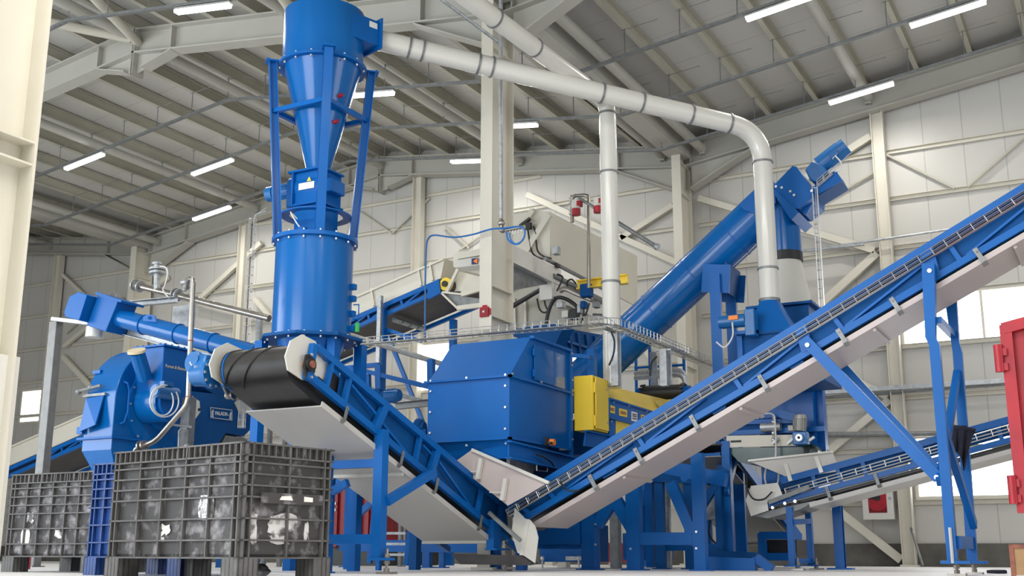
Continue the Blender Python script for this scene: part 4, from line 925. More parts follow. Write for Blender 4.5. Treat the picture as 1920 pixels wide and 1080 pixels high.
t = frame('machine_trestle', 'dark blue rear steel trestle seen through the gaps of the front trestle, lower centre', 'frame',
    [(1236, 895, 1237, 1062, 16, 'leg'), (1290, 870, 1291, 1063, 18, 'leg'), (1225, 890, 1330, 896, 26, 'cross_beam'), (1330, 893, 1360, 897, 24, 'cross_beam'), (1345, 880, 1346, 1063, 12, 'leg'), (1322, 1045, 1420, 1050, 26, 'cross_beam'), (1310, 960, 1360, 880, 14, 'brace')], 13.6, m='blue_deep')
t = frame('floor_skid', 'low blue channel skid on the floor with slanted ends, right of the trestle', 'frame', [(1322, 1056, 1418, 1060, 24, 'cross_beam'), (1418, 1046, 1448, 1068, 16, 'brace'), (1425, 1049, 1412, 1050, 10, 'cross_beam')], 13.0)
# upper beam of the trestle with bracket
mb = MB(); mb.beam(P(1215, 868, b=12.9), P(1362, 900, b=12.9), .16, .12, up=(0, 1, 0)); mb.cyl(P(1283, 896, b=12.83), P(1283, 896, b=12.85), .045, n=16)
one('support_beam', mb, 'blue', 'blue support beam with a round lug on top of the trestles under the long conveyor', 'beam')
# grey switch box under the long conveyor
p = P(1335, 900, b=13.9)
q = P(1353, 975, b=13.9)
t = thing('switch_box', 'light grey steel switch box with a round knob hanging under the long conveyor, centre right', 'box', q)
MB().box(P(1321, 900, b=13.9).x, q.x, 13.9, 14.1, q.z, P(1321, 925, b=13.9).z).build('case', 'galv', t, bevel=.01)
MB().cyl(P(1329, 931, b=13.87), P(1329, 931, b=13.9), .025, n=14).build('knob', 'bolt', t)
MB().path(curve_pts([P(1332, 975, b=13.95), P(1330, 1000, b=13.95), P(1340, 1017, b=13.95), P(1356, 1020, b=13.95)], 6), .012, 6).build('cable', 'black', t)
# conduits and galvanised posts in the lower centre
for (x, b, y0, m, w, lab) in ((1154, 13.4, 940, 'galv_dull', .11, 'slim grey steel post between the trestle legs, lower centre'), (1251, 14.0, 905, 'galv', .07, 'bright galvanised slotted channel post right of the trestle leg, lower centre'), ):
    z = P(x, y0, b=b).z; a = P(x, y0+50, b=b).x
    one('slotted_post', MB().box(a-w/2, a+w/2, b-w/2, b+w/2, 0, z).box(a-w, a+w, b-w, b+w, 0, .012), m, lab, 'post')
# blue hoppers / machines glimpsed low in the centre
t = thing('discharge_cone', 'small blue cone on a flanged drum, glimpsed low between the trestle legs', 'hopper', P(1213, 1050, b=15.5))
pc = P(1213, 950, b=15.5); zc_ = P(1213, 918, b=15.5).z; zd = pc.z; ze = P(1213, 1000, b=15.5).z
MB().cyl((pc.x, 15.5, zd), (pc.x, 15.5, zc_), .2, .07, n=20).build('cone', 'blue', t)
MB().cyl((pc.x, 15.5, ze), (pc.x, 15.5, zd-.01), .2, n=20).cyl((pc.x, 15.5, zd-.02), (pc.x, 15.5, zd+.01), .24, n=20).box(pc.x-.3, pc.x+.3, 15.3, 15.7, .1, ze).build('drum', 'blue', t)
t = thing('feed_machine', 'blue machine body low behind the trestle, left of the slim grey post', 'machine', P(1040, 1050, b=13.6))
MB().box(P(1012, 1040, b=13.6).x, P(1100, 1040, b=13.6).x, 13.6, 14.3, .08, .55).build('body', 'blue', t)
MB().beam(P(1062, 1047, b=13.5), P(1095, 1047, b=13.5), .05, .05, up=(0, 1, 0)).build('bar', 'galv', t)
for x in (1017, 1085): MB().cyl(P(x, 1048, b=13.5)*1, V(P(x, 1048, b=13.5).x, 13.5, 0), .012, n=8).ball(P(x, 1047, b=13.5), .03).build('levelling_foot', 'bolt', t)
for x in (1064, 1108):
    pass
# stepladder, red skip behind and dark frames between the conveyor legs
t = thing('red_container', 'dark red steel container behind the short conveyor legs, lower centre left', 'container', P(650, 1050, b=14.5))
x0, x1 = P(618, 960, b=14.5).x, P(706, 960, b=14.5).x
MB().box(x0, x1, 14.5, 16.4, .28, P(650, 890, b=14.5).z).build('body', 'red_dark', t)
for k in range(7):
    x = x0+(x1-x0)*k/6; MB().box(x-.03, x+.03, 14.46, 14.5, .28, P(650, 890, b=14.5).z).build('rib', 'red_dark', t)
MB().box(x0, x1, 14.6, 16.3, .0, .28).build('underframe', 'black', t)
for y in (944, 948+8): MB().box(x0+.12, x0+.16, 14.44, 14.5, P(640, y, b=14.5).z-.02, P(640, y, b=14.5).z+.02).build('hinge', 'galv', t)
t = thing('red_container', 'narrow red container end glimpsed low between trestle legs near the grey post', 'container', P(1133, 1060, b=16.5))
MB().box(P(1124, 1040, b=16.5).x, P(1142, 1040, b=16.5).x, 16.5, 17.2, .06, P(1133, 1018, b=16.5).z).build('body', 'red', t)
MB().box(P(1124, 1040, b=16.5).x+.03, P(1124, 1040, b=16.5).x+.07, 16.47, 16.5, .08, P(1133, 1020, b=16.5).z).build('rib', 'red_dark', t)
# blue stepladder
t = thing('stepladder', 'blue steel step frame with light treads behind the short conveyor pan', 'steps', P(750, 1060, b=12.0))
for x0_, y0_, x1_, y1_ in ((708, 905, 693, 1056), (772, 975, 762, 1060), (735, 905, 700, 960)):
    MB().beam(P(x0_, y0_, b=12.0), P(x1_, y1_, b=12.0), .06, .05, up=(0, 1, 0)).build('stile', 'blue', t)
for y in (1000, 1020, 1040): MB().beam(P(702, y, b=12.05), P(766, y, b=12.05), .03, .14, up=(0, 1, 0)).build('tread', 'galv', t)
t = frame('machine_trestle', 'blue floor frame of the plant, low behind the short conveyor pan', 'frame', [(655, 920, 657, 1052, 12, 'leg'), (655, 1018, 800, 1018, 10, 'cross_beam'), (632, 1018, 700, 1018, 10, 'cross_beam'), (660, 975, 700, 940, 11, 'brace'), (802, 1010, 804, 1062, 15, 'leg'), (830, 1015, 831, 1050, 10, 'leg'), (640, 1025, 930, 1028, 16, 'cross_beam')], 13.0)
t = thing('slotted_post', 'galvanised slotted post beside the dark red container, lower centre left', 'post', P(664, 1055, b=13.2))
MB().cchan((P(664, 1000, b=13.2).x, 13.2, 0), (P(664, 1000, b=13.2).x, 13.2, P(664, 905, b=13.2).z), .07, .05, .006, up=(0, 1, 0)).build('channel', 'galv', t)
one('pipe_bundle', MB().cyl(V(P(751, 1000, b=13.8).x, 13.8, 0), P(751, 975, b=13.8)*1, .035, n=10).cyl(V(P(759, 1000, b=13.8).x, 13.8, 0), P(759, 980, b=13.8)*1, .02, n=10), 'galv_dull', 'pair of grey vertical pipes by the blue step frame, lower centre', 'pipe')
# cloth hung on the right conveyor leg
t = thing('hanging_cloth', 'dark navy cloth draped over the rear leg of the long conveyor, right', 'cloth', P(1810, 820, b=B2+W2))
cm = MB(); b = B2+W2-.02; NU, NV = 16, 12; vs_ = []
def _lerp(t_, ks):
    for (a0, v0), (a1, v1) in zip(ks, ks[1:]):
        if t_ <= a1: return v0+(v1-v0)*(t_-a0)/(a1-a0)
    return ks[-1][1]
for j in range(NV+1):
    for i in range(NU+1):
        u, v = i/NU, j/NV
        H_ = _lerp(u, [(0, 40), (.18, 52), (.3, 44), (.55, 60), (.72, 86), (.82, 70), (1, 22)])
        x = 1780+48*u-u*14*v+3*v; y = 797+7*u+3*math.sin(u*8)+v*H_
        vs_.append(P(x, y, b=b+.025*math.sin(u*19+1)*(.3+v)-.02*v))
cm._add(vs_, [(j*(NU+1)+i, j*(NU+1)+i+1, (j+1)*(NU+1)+i+1, (j+1)*(NU+1)+i) for j in range(NV) for i in range(NU)], True)
co = cm.build('fabric', 'cloth_navy', t); so = co.modifiers.new('thickness', 'SOLIDIFY'); so.thickness = .008
MB().path([P(1779, 798, b=b), P(1790, 801, b=b), P(1806, 803, b=b), P(1829, 808, b=b)], .022, 8).build('fold', 'cloth_navy', t)
# ================================================================ sieve belt unit beneath the hood box, with grey motor
SV = 13.75
t = thing('belt_separator', 'cream framed belt unit with a dark green belt, under the blue box at right', 'machine', P(1430, 860, b=SV))
MB().prism([P(x, y, b=SV) for x, y in ((1362, 817), (1495, 815), (1495, 836), (1362, 839))], (0, .03, 0)).build('side_beam', 'cream', t)
bt_ = [P(x, y, b=SV+.03) for x, y in ((1362, 840), (1500, 838), (1520, 832), (1534, 846), (1534, 858), (1405, 870), (1385, 866))]
MB().prism(bt_, (0, .75, 0)).build('belt', 'belt_green', t)
MB().cyl(P(1520, 846, b=SV+.03), P(1520, 846, b=SV+.03)+V(0, .75, 0), .085, n=20).build('roller', 'belt_green', t)
fm = MB(); fm.box(P(1355, 800, b=SV+.1).x, P(1545, 800, b=SV+.1).x, SV+.1, SV+.2, P(1400, 815, b=SV+.1).z, P(1400, 806, b=SV+.1).z)
fm.build('frame', 'blue', t)
MB().prism([P(x, y, b=SV+.12) for x, y in ((1375, 806), (1492, 806), (1492, 778), (1375, 790))], (0, .5, 0)).build('hopper_body', 'blue_deep', t)
MB().prism([P(x, y, b=SV+.06) for x, y in ((1380, 796), (1492, 793), (1492, 785), (1380, 788))], (0, .06, 0)).build('flange', 'blue', t)
MB().cyl(P(1427, 802, b=SV+.02), P(1464, 800, b=SV+.02), .055, n=16).build('vibrator', 'galv', t)
MB().prism([P(x, y, b=SV-.02) for x, y in ((1444, 776), (1462, 768), (1493, 776), (1493, 790), (1470, 786))], (0, .2, 0)).build('guard', 'blue', t)
for x0_ in (1448, 1476): MB().beam(P(x0_, 832, b=SV-.04), P(x0_+12, 822, b=SV-.04), .03, .03, up=(0, 1, 0)).build('tensioner', 'galv', t)
MB().box(P(1370, 827, b=SV).x, P(1390, 827, b=SV).x, SV-.004, SV, P(1370, 830, b=SV).z, P(1370, 826, b=SV).z).build('label', 'ink', t)
MB().path(curve_pts([P(1430, 776, b=SV-.1), P(1447, 776, b=SV-.1), P(1453, 790, b=SV-.1), P(1454, 860, b=SV-.1)]+[P(1453+13*math.sin(a)-6, 893-26*math.cos(a), b=SV-.1) for a in (-.3, -1.0, -1.8, -2.6, 3.1, 2.4, 1.6, .9, .2)], 4), .011, 6).build('cable', 'hose_white', t)
MB().path(curve_pts([P(1394, 884, b=SV-.2), P(1400, 893, b=SV-.25), P(1401, 915, b=13.42), P(1412, 935, b=13.42), P(1432, 936, b=13.42), P(1448, 922, b=13.42)], 6), .01, 6).build('cable', 'black', t)
MB().cyl(P(1450, 778, b=SV-.02), P(1450, 833, b=SV-.02), .012, n=8).build('rod', 'bolt', t)
for y in (791, 812, 825): MB().ball(P(1450, y, b=SV-.03), .025).build('nut', 'bolt', t)
t = thing('gear_motor', 'grey upright motor on a blue gearbox at the right end of the green belt unit', 'motor', P(1500, 820, b=SV-.1))
p0 = P(1499, 808, b=SV-.14); p1 = P(1500, 786, b=SV-.14)
mb = MB().cyl(p0, p1, .068, n=20)
for i in range(16): mb.beam(p0+V(.07*math.cos(i*PI/8), .07*math.sin(i*PI/8), .0), p1+V(.07*math.cos(i*PI/8), .07*math.sin(i*PI/8), -.0), .006, .02, up=(math.cos(i*PI/8), math.sin(i*PI/8), 0))
mb.build('motor', 'motor_grey', t); MB().cyl(p1, p1+V(0, 0, .05), .078, .07, n=20).build('fan_cover', 'motor_grey', t)
MB().box(p0.x-.13, p0.x-.06, p0.y-.05, p0.y+.04, p0.z-.0, p0.z+.07).build('terminal_box', 'motor_grey', t, bevel=.008)
gz = P(1502, 822, b=SV-.14); MB().box(gz.x-.085, gz.x+.085, gz.y-.07, gz.y+.07, gz.z-.08, gz.z+.075).build('gearbox', 'motor_blue', t, bevel=.012)
MB().cyl(gz+V(0, -.07, 0), gz+V(0, -.10, 0), .055, n=18).build('output_flange', 'motor_blue', t)
MB().cyl(gz+V(0, -.10, 0), gz+V(0, -.108, 0), .042, n=8).build('hub', 'bolt', t)
MB().cyl(gz+V(0, -.11, 0), gz+V(0, -.115, 0), .018, n=12).build('shaft_end', 'black', t)
MB().beam(gz+V(.08, 0, -.04), gz+V(.16, 0, .01), .03, .03).build('torque_arm', 'galv', t)
# roller unit and pipes behind the separator
t = thing('feed_roller', 'black ribbed belt roller lying behind the yellow separator roof', 'roller', P(1245, 750, b=15.0))
r0_, r1_ = P(1207, 738, b=15.0), P(1282, 735, b=15.0)
m_ = MB().cyl(r0_, r1_, .11, n=24)
for k in (0, 1):
    c = (r0_, r1_)[k]
    for i in range(12): m_.box(c.x-.03, c.x+.03, c.y+.115*math.cos(i*PI/6)-.012, c.y+.115*math.cos(i*PI/6)+.012, c.z+.115*math.sin(i*PI/6)-.012, c.z+.115*math.sin(i*PI/6)+.012)
m_.build('drum', 'rubber', t); MB().cyl(r0_-V(.1, 0, 0), r0_, .085, n=18).cyl(r1_, r1_+V(.1, 0, 0), .085, n=18).build('bearing', 'blue', t); MB().cyl(r0_-V(.2, 0, 0), r1_+V(.35, 0, 0), .03, n=12).build('shaft', 'rust', t)
MB().box(r0_.x-.3, r1_.x+.3, 15.02, 15.12, r0_.z-.3, r0_.z-.14).build('support_beam', 'blue', t)
MB().box(r0_.x-.3, r0_.x-.2, 15.02, 15.12, 0, r0_.z-.14).box(r1_.x+.2, r1_.x+.3, 15.02, 15.12, 0, r0_.z-.14).build('leg', 'blue', t)
t = thing('walkway_railing', 'blue railing frame with grey looping pipes behind the black roller', 'railing', P(1240, 740, b=16.2))
for x in (1192, 1218, 1255, 1282): MB().cyl(V(P(x, 680, b=16.2).x, 16.2, P(x, 735, b=16.2).z-.25), P(x, 655+(x-1240)*.25, b=16.2), .025, n=8).build('post', 'blue', t)
MB().cyl(P(1190, 690, b=16.2), P(1285, 684, b=16.2), .02, n=8).cyl(P(1235, 645, b=16.2), P(1284, 660, b=16.2), .02, n=8).build('rail', 'blue', t)
MB().box(P(1185, 740, b=16.2).x, P(1290, 740, b=16.2).x, 16.1, 16.9, P(1240, 745, b=16.2).z-.3, P(1240, 745, b=16.2).z-.24).build('platform', 'blue_deep', t)
for x in (1190, 1285): MB().box(P(x, 740, b=16.2).x-.04, P(x, 740, b=16.2).x+.04, 16.4, 16.5, 0, P(1240, 745, b=16.2).z-.3).build('leg', 'blue', t)
for dy, b in ((0, 15.9), (9, 15.7)):
    MB().path([P(1190, 700+dy, b=b), P(1270, 694+dy, b=b)]+[P(1270+14*math.sin(a), 708+dy-14*math.cos(a), b=b) for a in (.4, .8, 1.2, 1.57)]+[P(1285, 735, b=b), ], .035, 10).build('pipe', 'galv', t)
for x, w in ((1247, .09), (1225, .05)): MB().box(P(x, 700, b=15.4).x-w, P(x, 700, b=15.4).x+w, 15.4, 15.45, P(x, 735, b=15.4).z-.4, P(x, 660, b=15.4).z).build('slotted_channel', 'galv', t)
# ================================================================ hammer mill at the left
MA = P(215, 760, a=None, b=9.1).x
t = thing('hammer_mill', 'large round blue mill casing at left with a riveted circular cover, above the crates', 'machine', (MA-.2, 9.1, .5))
cyy = P(300, 758, a=MA)           # centre of the disc on the face plane
cy, czz = cyy.y, P(290, 755, a=MA).z
RM = (P(300, 650, a=MA).z-P(300, 872, a=MA).z)/2
top_z = P(280, 650, a=MA).z
bot_z = P(230, 822, a=MA).z
fy = P(215, 760, a=MA).y
RM = cy-fy
TH = .46
pf = [V(MA, fy, bot_z)]
czz = top_z-RM
for i in range(19): a = PI-PI*.62*i/18; pf.append(V(MA, cy+RM*math.cos(a), czz+RM*math.sin(a)))
by_ = P(322, 760, a=MA).y
pf += [V(MA, by_, pf[-1].z), V(MA, by_, bot_z)]
MB().prism(pf, (-TH, 0, 0)).build('casing', 'blue_gloss', t, bevel=.01)
MB().lathe((MA, cy+.02, czz-.02), (1, 0, 0), [(RM*.76, 0), (RM*.76, .03), (RM*.72, .035), (RM*.40, .05), (RM*.40, .12), (.001, .13)], 44).build('round_cover', 'blue_gloss', t)
MB().bolts([(MA+.03, cy+.02+RM*.74*math.cos(a), czz-.02+RM*.74*math.sin(a)) for a in [i*PI/8 for i in range(16)]], (1, 0, 0), .014, .012).bolts([(MA+.13, cy+.02+RM*.3*math.cos(a), czz-.02+RM*.3*math.sin(a)) for a in (2.4, 3.6)], (1, 0, 0), .012, .1).build('bolt', 'bolt', t)
# spiral inlet pipe with tan flange, feed box
fb0_y = P(300, 700, a=MA+.42).y+.16
MB().cyl((MA+.05, fb0_y+.06, czz-.0), (MA+.38, fb0_y+.06, czz-.0), RM*.33, n=36).build('inlet_housing', 'blue_gloss', t)
tp = P(257, 661, a=MA+.30)
MB().cyl(tp, tp+V(-.06, .20, -.26), .085, n=24).build('inlet_pipe', 'blue_gloss', t)
MB().cyl(tp+V(.0, -.005, .0), tp+V(.004, -.017, .026), .10, n=24).build('pipe_flange', 'flange_tan', t)
bx0, bx1 = MA+.02, MA+.42
fb_y = P(304, 700, a=bx1).y; fb1 = P(352, 700, a=bx1).y
zf1 = P(304, 648, a=bx1).z; zf0 = P(304, 758, a=bx1).z
fr_ = (fb1+.02-fb_y)/2; zm_ = zf0+.02
MB().prism([V(bx1, fb_y, zf1), V(bx1, fb1+.02, zf1)]+[V(bx1, fb_y+fr_+fr_*math.cos(-PI*i/14), zm_+fr_*.8*math.sin(-PI*i/14)) for i in range(15)], (-.42, 0, 0)).build('feed_box', 'blue', t, bevel=.008)
MB().box(bx0-.06, bx1+.03, fb_y-.03, fb1+.08, zf1, zf1+.02).bolts([(bx1+.02, fb_y+k*.1, zf1+.02) for k in range(5)]+[(bx0+k*.09, fb_y-.02, zf1+.02) for k in range(5)], (0, 0, 1), .012, .012).build('box_flange', 'blue', t)
text('Forest & Biomass', (bx1+.003, (fb_y+fb1)/2+.02, zf1-.22), (0, 1, 0), (0, 0, 1), .05, 'flange_tan', t)
# small motor with looped cable on the box
mp = P(303, 735, a=bx1+.06)
MB().cyl(mp+V(0, -.10, 0), mp+V(0, .22, 0), .075, n=22).cyl(mp+V(0, -.115, 0), mp+V(0, -.10, 0), .062, n=22).build('motor', 'motor_blue', t)
MB().box(mp.x-.02, mp.x+.05, mp.y-.02, mp.y+.12, mp.z+.07, mp.z+.12).build('terminal_box', 'motor_blue', t)
for k, (rx, ry, ox) in enumerate(((27, 30, 0), (20, 27, -3))):
    MB().path([P(308+ox+rx*math.cos(a), 752+ry*math.sin(a), a=bx1+.16) for a in [i*PI/12-.6 for i in range(22)]], .008, 6).build('cable', 'hose_white', t)
# access door handle, latch, flap at the rim
MB().path([(MA+.01, fy+.10, czz+.22), (MA+.05, fy+.12, czz+.20), (MA+.05, fy+.15, czz+.12), (MA+.05, fy+.15, czz-.12), (MA+.05, fy+.11, czz-.24), (MA+.01, fy+.09, czz-.26)], .012, 8).build('handle', 'blue', t)
MB().prism([V(MA-TH+.02, fy-.005, czz+.04), V(MA-.16, fy-.005, czz+.06), V(MA-.16, fy-.09, czz-.28), V(MA-TH+.02, fy-.06, czz-.34)], (0, -.02, 0)).build('flap', 'blue', t)
MB().box(MA-TH-.03, MA-.14, fy-.03, fy+.01, czz+.06, czz+.09).cyl((MA-TH-.05, fy-.06, czz+.13), (MA-.18, fy-.06, czz+.17), .018, n=10).ball((MA-TH-.07, fy-.06, czz+.12), .035).ball((MA-TH+.12, fy-.06, czz+.16), .03).build('latch', 'galv_dull', t)
hy_ = cy-math.sqrt(max(0, RM*RM-.13)); MB().box(MA-TH-.02, MA-TH+.1, hy_-.03, hy_+.03, czz+.34, czz+.38).box(MA-TH-.07, MA-TH+.02, fy-.04, fy+.03, czz-.36, czz-.28).build('hinge', 'blue', t)
# lower outlet: flange and tapering hopper
MB().box(MA-TH-.06, MA+.04, fy-.04, by_+.04, bot_z-.012, bot_z+.012).build('outlet_flange', 'blue', t)
z2_ = P(230, 845, a=MA).z; z3_ = P(200, 873, a=MA).z
MB().prism([V(MA-TH, fy, bot_z), V(MA-TH, by_, bot_z), V(MA-TH+.0, by_-.05, z2_), V(MA-TH, fy+.0, z2_)], (TH, 0, 0)).tri(V(MA-TH, fy, z2_), V(MA-.0, fy, z2_), V(MA-.1, fy+.2, z3_-.1), V(MA-TH+.14, fy+.1, z3_-.1)).prism([V(MA-TH+.14, fy+.1, z3_-.1), V(MA, fy+.1, z3_-.1), V(MA, fy, z2_), V(MA-TH, fy, z2_)], (0, .5, 0)).build('outlet_hopper', 'blue_gloss', t)
for x_, y_ in ((MA-TH+.05, fy+.3), (MA-.05, fy+.3), (MA-.05, by_-.1), (MA-TH+.05, by_-.1)): MB().box(x_-.04, x_+.04, y_-.04, y_+.04, 0, bot_z-.012).build('leg', 'blue', t)
# ================================================================ small screw conveyor above the mill
SB2 = 10.6
t = thing('screw_conveyor', 'slim blue tube screw conveyor above the round mill, with a box head at its left', 'conveyor', P(170, 590, b=SB2))
e0_, e1_ = P(200, 590, b=SB2), P(425, 650, b=SB2)
sd2 = (e1_-e0_).normalized(); sn2 = V(0, -1, 0).cross(sd2); sn2 = sn2 if sn2.z > 0 else -sn2
MB().cyl(e0_, e1_+sd2*.5, .122, n=26).build('trough_tube', 'blue_gloss', t)
MB().prism([P(x, y, b=SB2-.17) for x, y in ((184, 552), (222, 562), (198, 622), (163, 610))], (0, .34, 0)).build('head_box', 'blue', t, bevel=.008)
MB().prism([P(x, y, b=SB2-.20) for x, y in ((180, 547), (228, 563), (226, 567), (179, 552))], (0, .40, 0)).build('lid', 'blue', t)
MB().path([P(208, 553, b=SB2-.1), P(211, 548, b=SB2-.1), P(218, 551, b=SB2-.1), P(218, 558, b=SB2-.1)], .008, 6).build('lid_handle', 'galv_dull', t)
MB().prism([P(x, y, b=SB2-.14) for x, y in ((160, 556), (179, 560), (168, 606), (144, 598))], (0, .26, 0)).build('drive_housing', 'blue_deep', t)
MB().prism([P(x, y, b=SB2-.30) for x, y in ((130, 556), (147, 547), (163, 553), (148, 601), (122, 594), (120, 585))], (0, .42, 0)).build('end_housing', 'blue', t, bevel=.006)
MB().prism([P(x, y, b=SB2-.12) for x, y in ((268, 594), (277, 589), (290, 592), (293, 604), (268, 602))], (0, .02, 0)).cyl(P(280, 596, b=SB2-.14), P(280, 596, b=SB2-.12), .02, n=12).build('lifting_lug', 'blue', t)
for k in (.33, .62, .9): MB().lathe(e0_.lerp(e1_, k), sd2, [(.122, 0), (.135, 0), (.135, .015), (.122, .015)], 26).build('tube_flange', 'blue', t)
MB().cyl(P(178, 614, b=SB2), P(176, 633, b=SB2), .115, n=28).build('spout', 'duct_white', t)
# galvanised support beam under the screw
t = thing('support_channel', 'galvanised perforated channel beam just under the slim blue screw', 'beam', P(260, 625, b=SB2+.1))
MB().cchan(P(200, 612, b=SB2+.15), P(350, 652, b=SB2+.15), .08, .10, .008, up=(0, 0, 1)).build('channel', 'galv', t)
MB().cchan(P(215, 573, b=SB2+.5), P(330, 562, b=SB2+.5), .08, .08, .008, up=(0, 0, 1)).build('channel', 'galv', t)
pz = P(240, 570, b=SB2+.5)
t = thing('steel_post', 'tall dark grey square steel post at left carrying the screw head', 'post', V(P(100, 700, b=SB2).x, SB2, 0))
pl = P(106, 603, b=SB2); MB().box(pl.x-.075, pl.x+.075, SB2-.06, SB2+.06, 0, pl.z).build('tube', 'post_grey', t, bevel=.008)
MB().beam(P(103, 599, b=SB2-.02), P(172, 607, b=SB2-.02), .05, .14, up=(0, 1, 0)).build('arm', 'galv', t)
for b_ in (SB2+.05,): MB().box(pl.x-.1, pl.x+.1, SB2-.1, SB2+.1, 0, .015).build('foot_plate', 'galv_dull', t)
# ================================================================ branded dark blue machine behind the screw
PA = P(378, 780, b=11.0).x
t = thing('filter_machine', 'dark blue machine with a white-lettered name plate, left of the black belt drum', 'machine', (PA, 11.6, .5))
pz1, pz0 = P(378, 728, a=PA).z, P(378, 828, a=PA).z; py0, py1 = P(352, 780, a=PA).y, P(470, 780, a=PA).y
MB().prism([P(x, y, a=PA) for x, y in ((352, 733), (470, 745), (470, 805), (457, 818), (424, 812), (400, 845), (352, 845))], (-.8, 0, 0)).build('body', 'blue_deep', t)
MB().prism([P(x, y, a=PA) for x, y in ((360, 712), (400, 738), (470, 742), (470, 720), (380, 700))], (-.8, 0, 0)).build('hood', 'blue_deep', t)
npq = [P(x, y, a=PA+.01) for x, y in ((388, 758), (440, 765), (440, 792), (388, 784))]
np2 = MB().prism([P(x, y, a=PA+.004) for x, y in ((395, 764), (435, 769), (435, 788), (395, 783))], (.012, 0, 0)).build('name_plate', 'blue_deep', t)
fr = MB()
for i in range(4): q = [(395, 764), (435, 769), (435, 788), (395, 783)]; fr.beam(P(*q[i], a=PA+.02), P(*q[(i+1) % 4], a=PA+.02), .008, .006, up=(1, 0, 0))
fr.build('plate_border', 'silver_letter', np2)
c = P(416, 776, a=PA+.018); rt = (P(435, 778.5, a=PA+.018)-P(397, 773.5, a=PA+.018)); dn = (P(416, 786, a=PA+.018)-P(416, 766, a=PA+.018))
text('PALADIN', c, rt, -dn, .064, 'silver_letter', t, bold=.002)
kn = MB()
for x, y in ((398.5, 774.5), (432, 779)): p = P(x, y, a=PA+.018); kn.box(p.x, p.x+.004, p.y-.024, p.y+.022, p.z-.05, p.z-.035).prism([p+V(0, -.018, -.03), p+V(0, .018, -.03), p+V(0, .010, .0), p+V(0, .02, .03), p+V(0, 0, .05), p+V(0, -.02, .015)], (.004, 0, 0)).piece()
kn.build('knight_mark', 'silver_letter', np2)
dq_ = P(428, 793, a=PA+.01)
MB().box(PA, PA+.006, P(444, 795, a=PA).y, P(452, 795, a=PA).y, P(448, 798, a=PA).z, P(448, 791, a=PA).z).build('small_label', 'ink', t)
MB().prism([P(x, y, a=PA+.05) for x, y in ((352, 748), (362, 745), (374, 752), (376, 772), (366, 786), (352, 788))], (-.1, 0, 0)).build('end_cap', 'duct_white', t)
MB().cyl(P(374, 768, a=PA+.02), P(374, 768, a=PA+.07), .02, n=10).build('cap_handle', 'black', t)
MB().prism([P(x, y, a=PA+.0) for x, y in ((423, 816), (460, 822), (480, 840), (436, 842), (414, 836))], (-.5, 0, 0)).build('chute', 'galv_dull', t)
MB().prism([P(x, y, a=PA+.01) for x, y in ((440, 755), (460, 740), (470, 742), (470, 775), (448, 772))], (-.2, 0, 0)).build('side_chute', 'cream', t)
for y_ in (py0+.2, py1-.3):
    for x_ in (PA-.1, PA-.7): MB().box(x_-.05, x_+.05, y_-.05, y_+.05, 0, pz0+.02).build('leg', 'blue_deep', t)
MB().box(PA-.75, PA-.05, py0+.1, py1-.1, pz0-.35, pz0+.02).build('lower_body', 'blue_deep', t)
# motor disc behind
t = thing('gear_motor', 'blue gear motor with a diamond emblem left of the big black belt drum', 'motor', hc+V(A1L-A1-.2, 0, 0))
gx = A1L-.16
MB().cyl((gx-.2, hc.y, hc.z), (gx, hc.y, hc.z), .10, .115, n=26).cyl((gx-.03, hc.y, hc.z), (gx+.01, hc.y, hc.z), .13, n=26).build('gearbox', 'motor_blue', t)
MB().bolts([(gx+.01, hc.y+.113*math.cos(i*PI/5), hc.z+.113*math.sin(i*PI/5)) for i in range(10)], (1, 0, 0), .014, .012).build('bolt', 'bolt', t)
MB().cyl((gx, hc.y, hc.z), (gx+.15, hc.y, hc.z), .045, n=16).build('hollow_shaft', 'black', t)
MB().prism([V(gx-.02, hc.y+dy_, hc.z+dz_) for dy_, dz_ in ((-.11, .06), (-.07, .17), (.02, .17), (.10, .05), (-.08, -.02))], (-.12, 0, 0)).build('bevel_head', 'motor_blue', t, bevel=.015)
MB().cyl((gx-.14, hc.y-.10, hc.z+.13), (gx-.14, hc.y-.06, hc.z+.13), .05, n=8).build('cover_plate', 'motor_blue', t)
mc = P(369, 681, b=hc.y+.14)
MB().cyl(mc+V(0, -.02, 0), mc+V(0, .42, 0), .11, n=28).cyl(mc+V(0, -.05, 0), mc+V(0, -.02, 0), .10, n=28).build('motor', 'motor_blue', t)
MB().beam(mc+V(0, -.053, .035), mc+V(.035, -.053, 0), .008, .006, up=(0, 1, 0)).beam(mc+V(.035, -.053, 0), mc+V(0, -.053, -.035), .008, .006, up=(0, 1, 0)).beam(mc+V(0, -.053, -.035), mc+V(-.035, -.053, 0), .008, .006, up=(0, 1, 0)).beam(mc+V(-.035, -.053, 0), mc+V(0, -.053, .035), .008, .006, up=(0, 1, 0)).build('emblem', 'silver_letter', t)
MB().prism([P(x, y, a=gx+.05) for x, y in ((402, 696), (416, 690), (450, 740), (444, 751), (426, 747))], (.02, 0, 0)).build('torque_arm', 'galv_dull', t)
for q in ((430, 741), (442, 743), (452, 737)): MB().cyl(P(q[0], q[1], a=gx+.05)-V(.03, 0, 0), P(q[0], q[1], a=gx+.05)+V(.05, 0, 0), .035, n=12).build('rubber_buffer', 'steel', t)
MB().beam(P(428, 716, a=gx+.12), P(478, 752, a=gx+.12), .09, .08, up=(1, 0, 0)).build('bracket', 'blue', t)
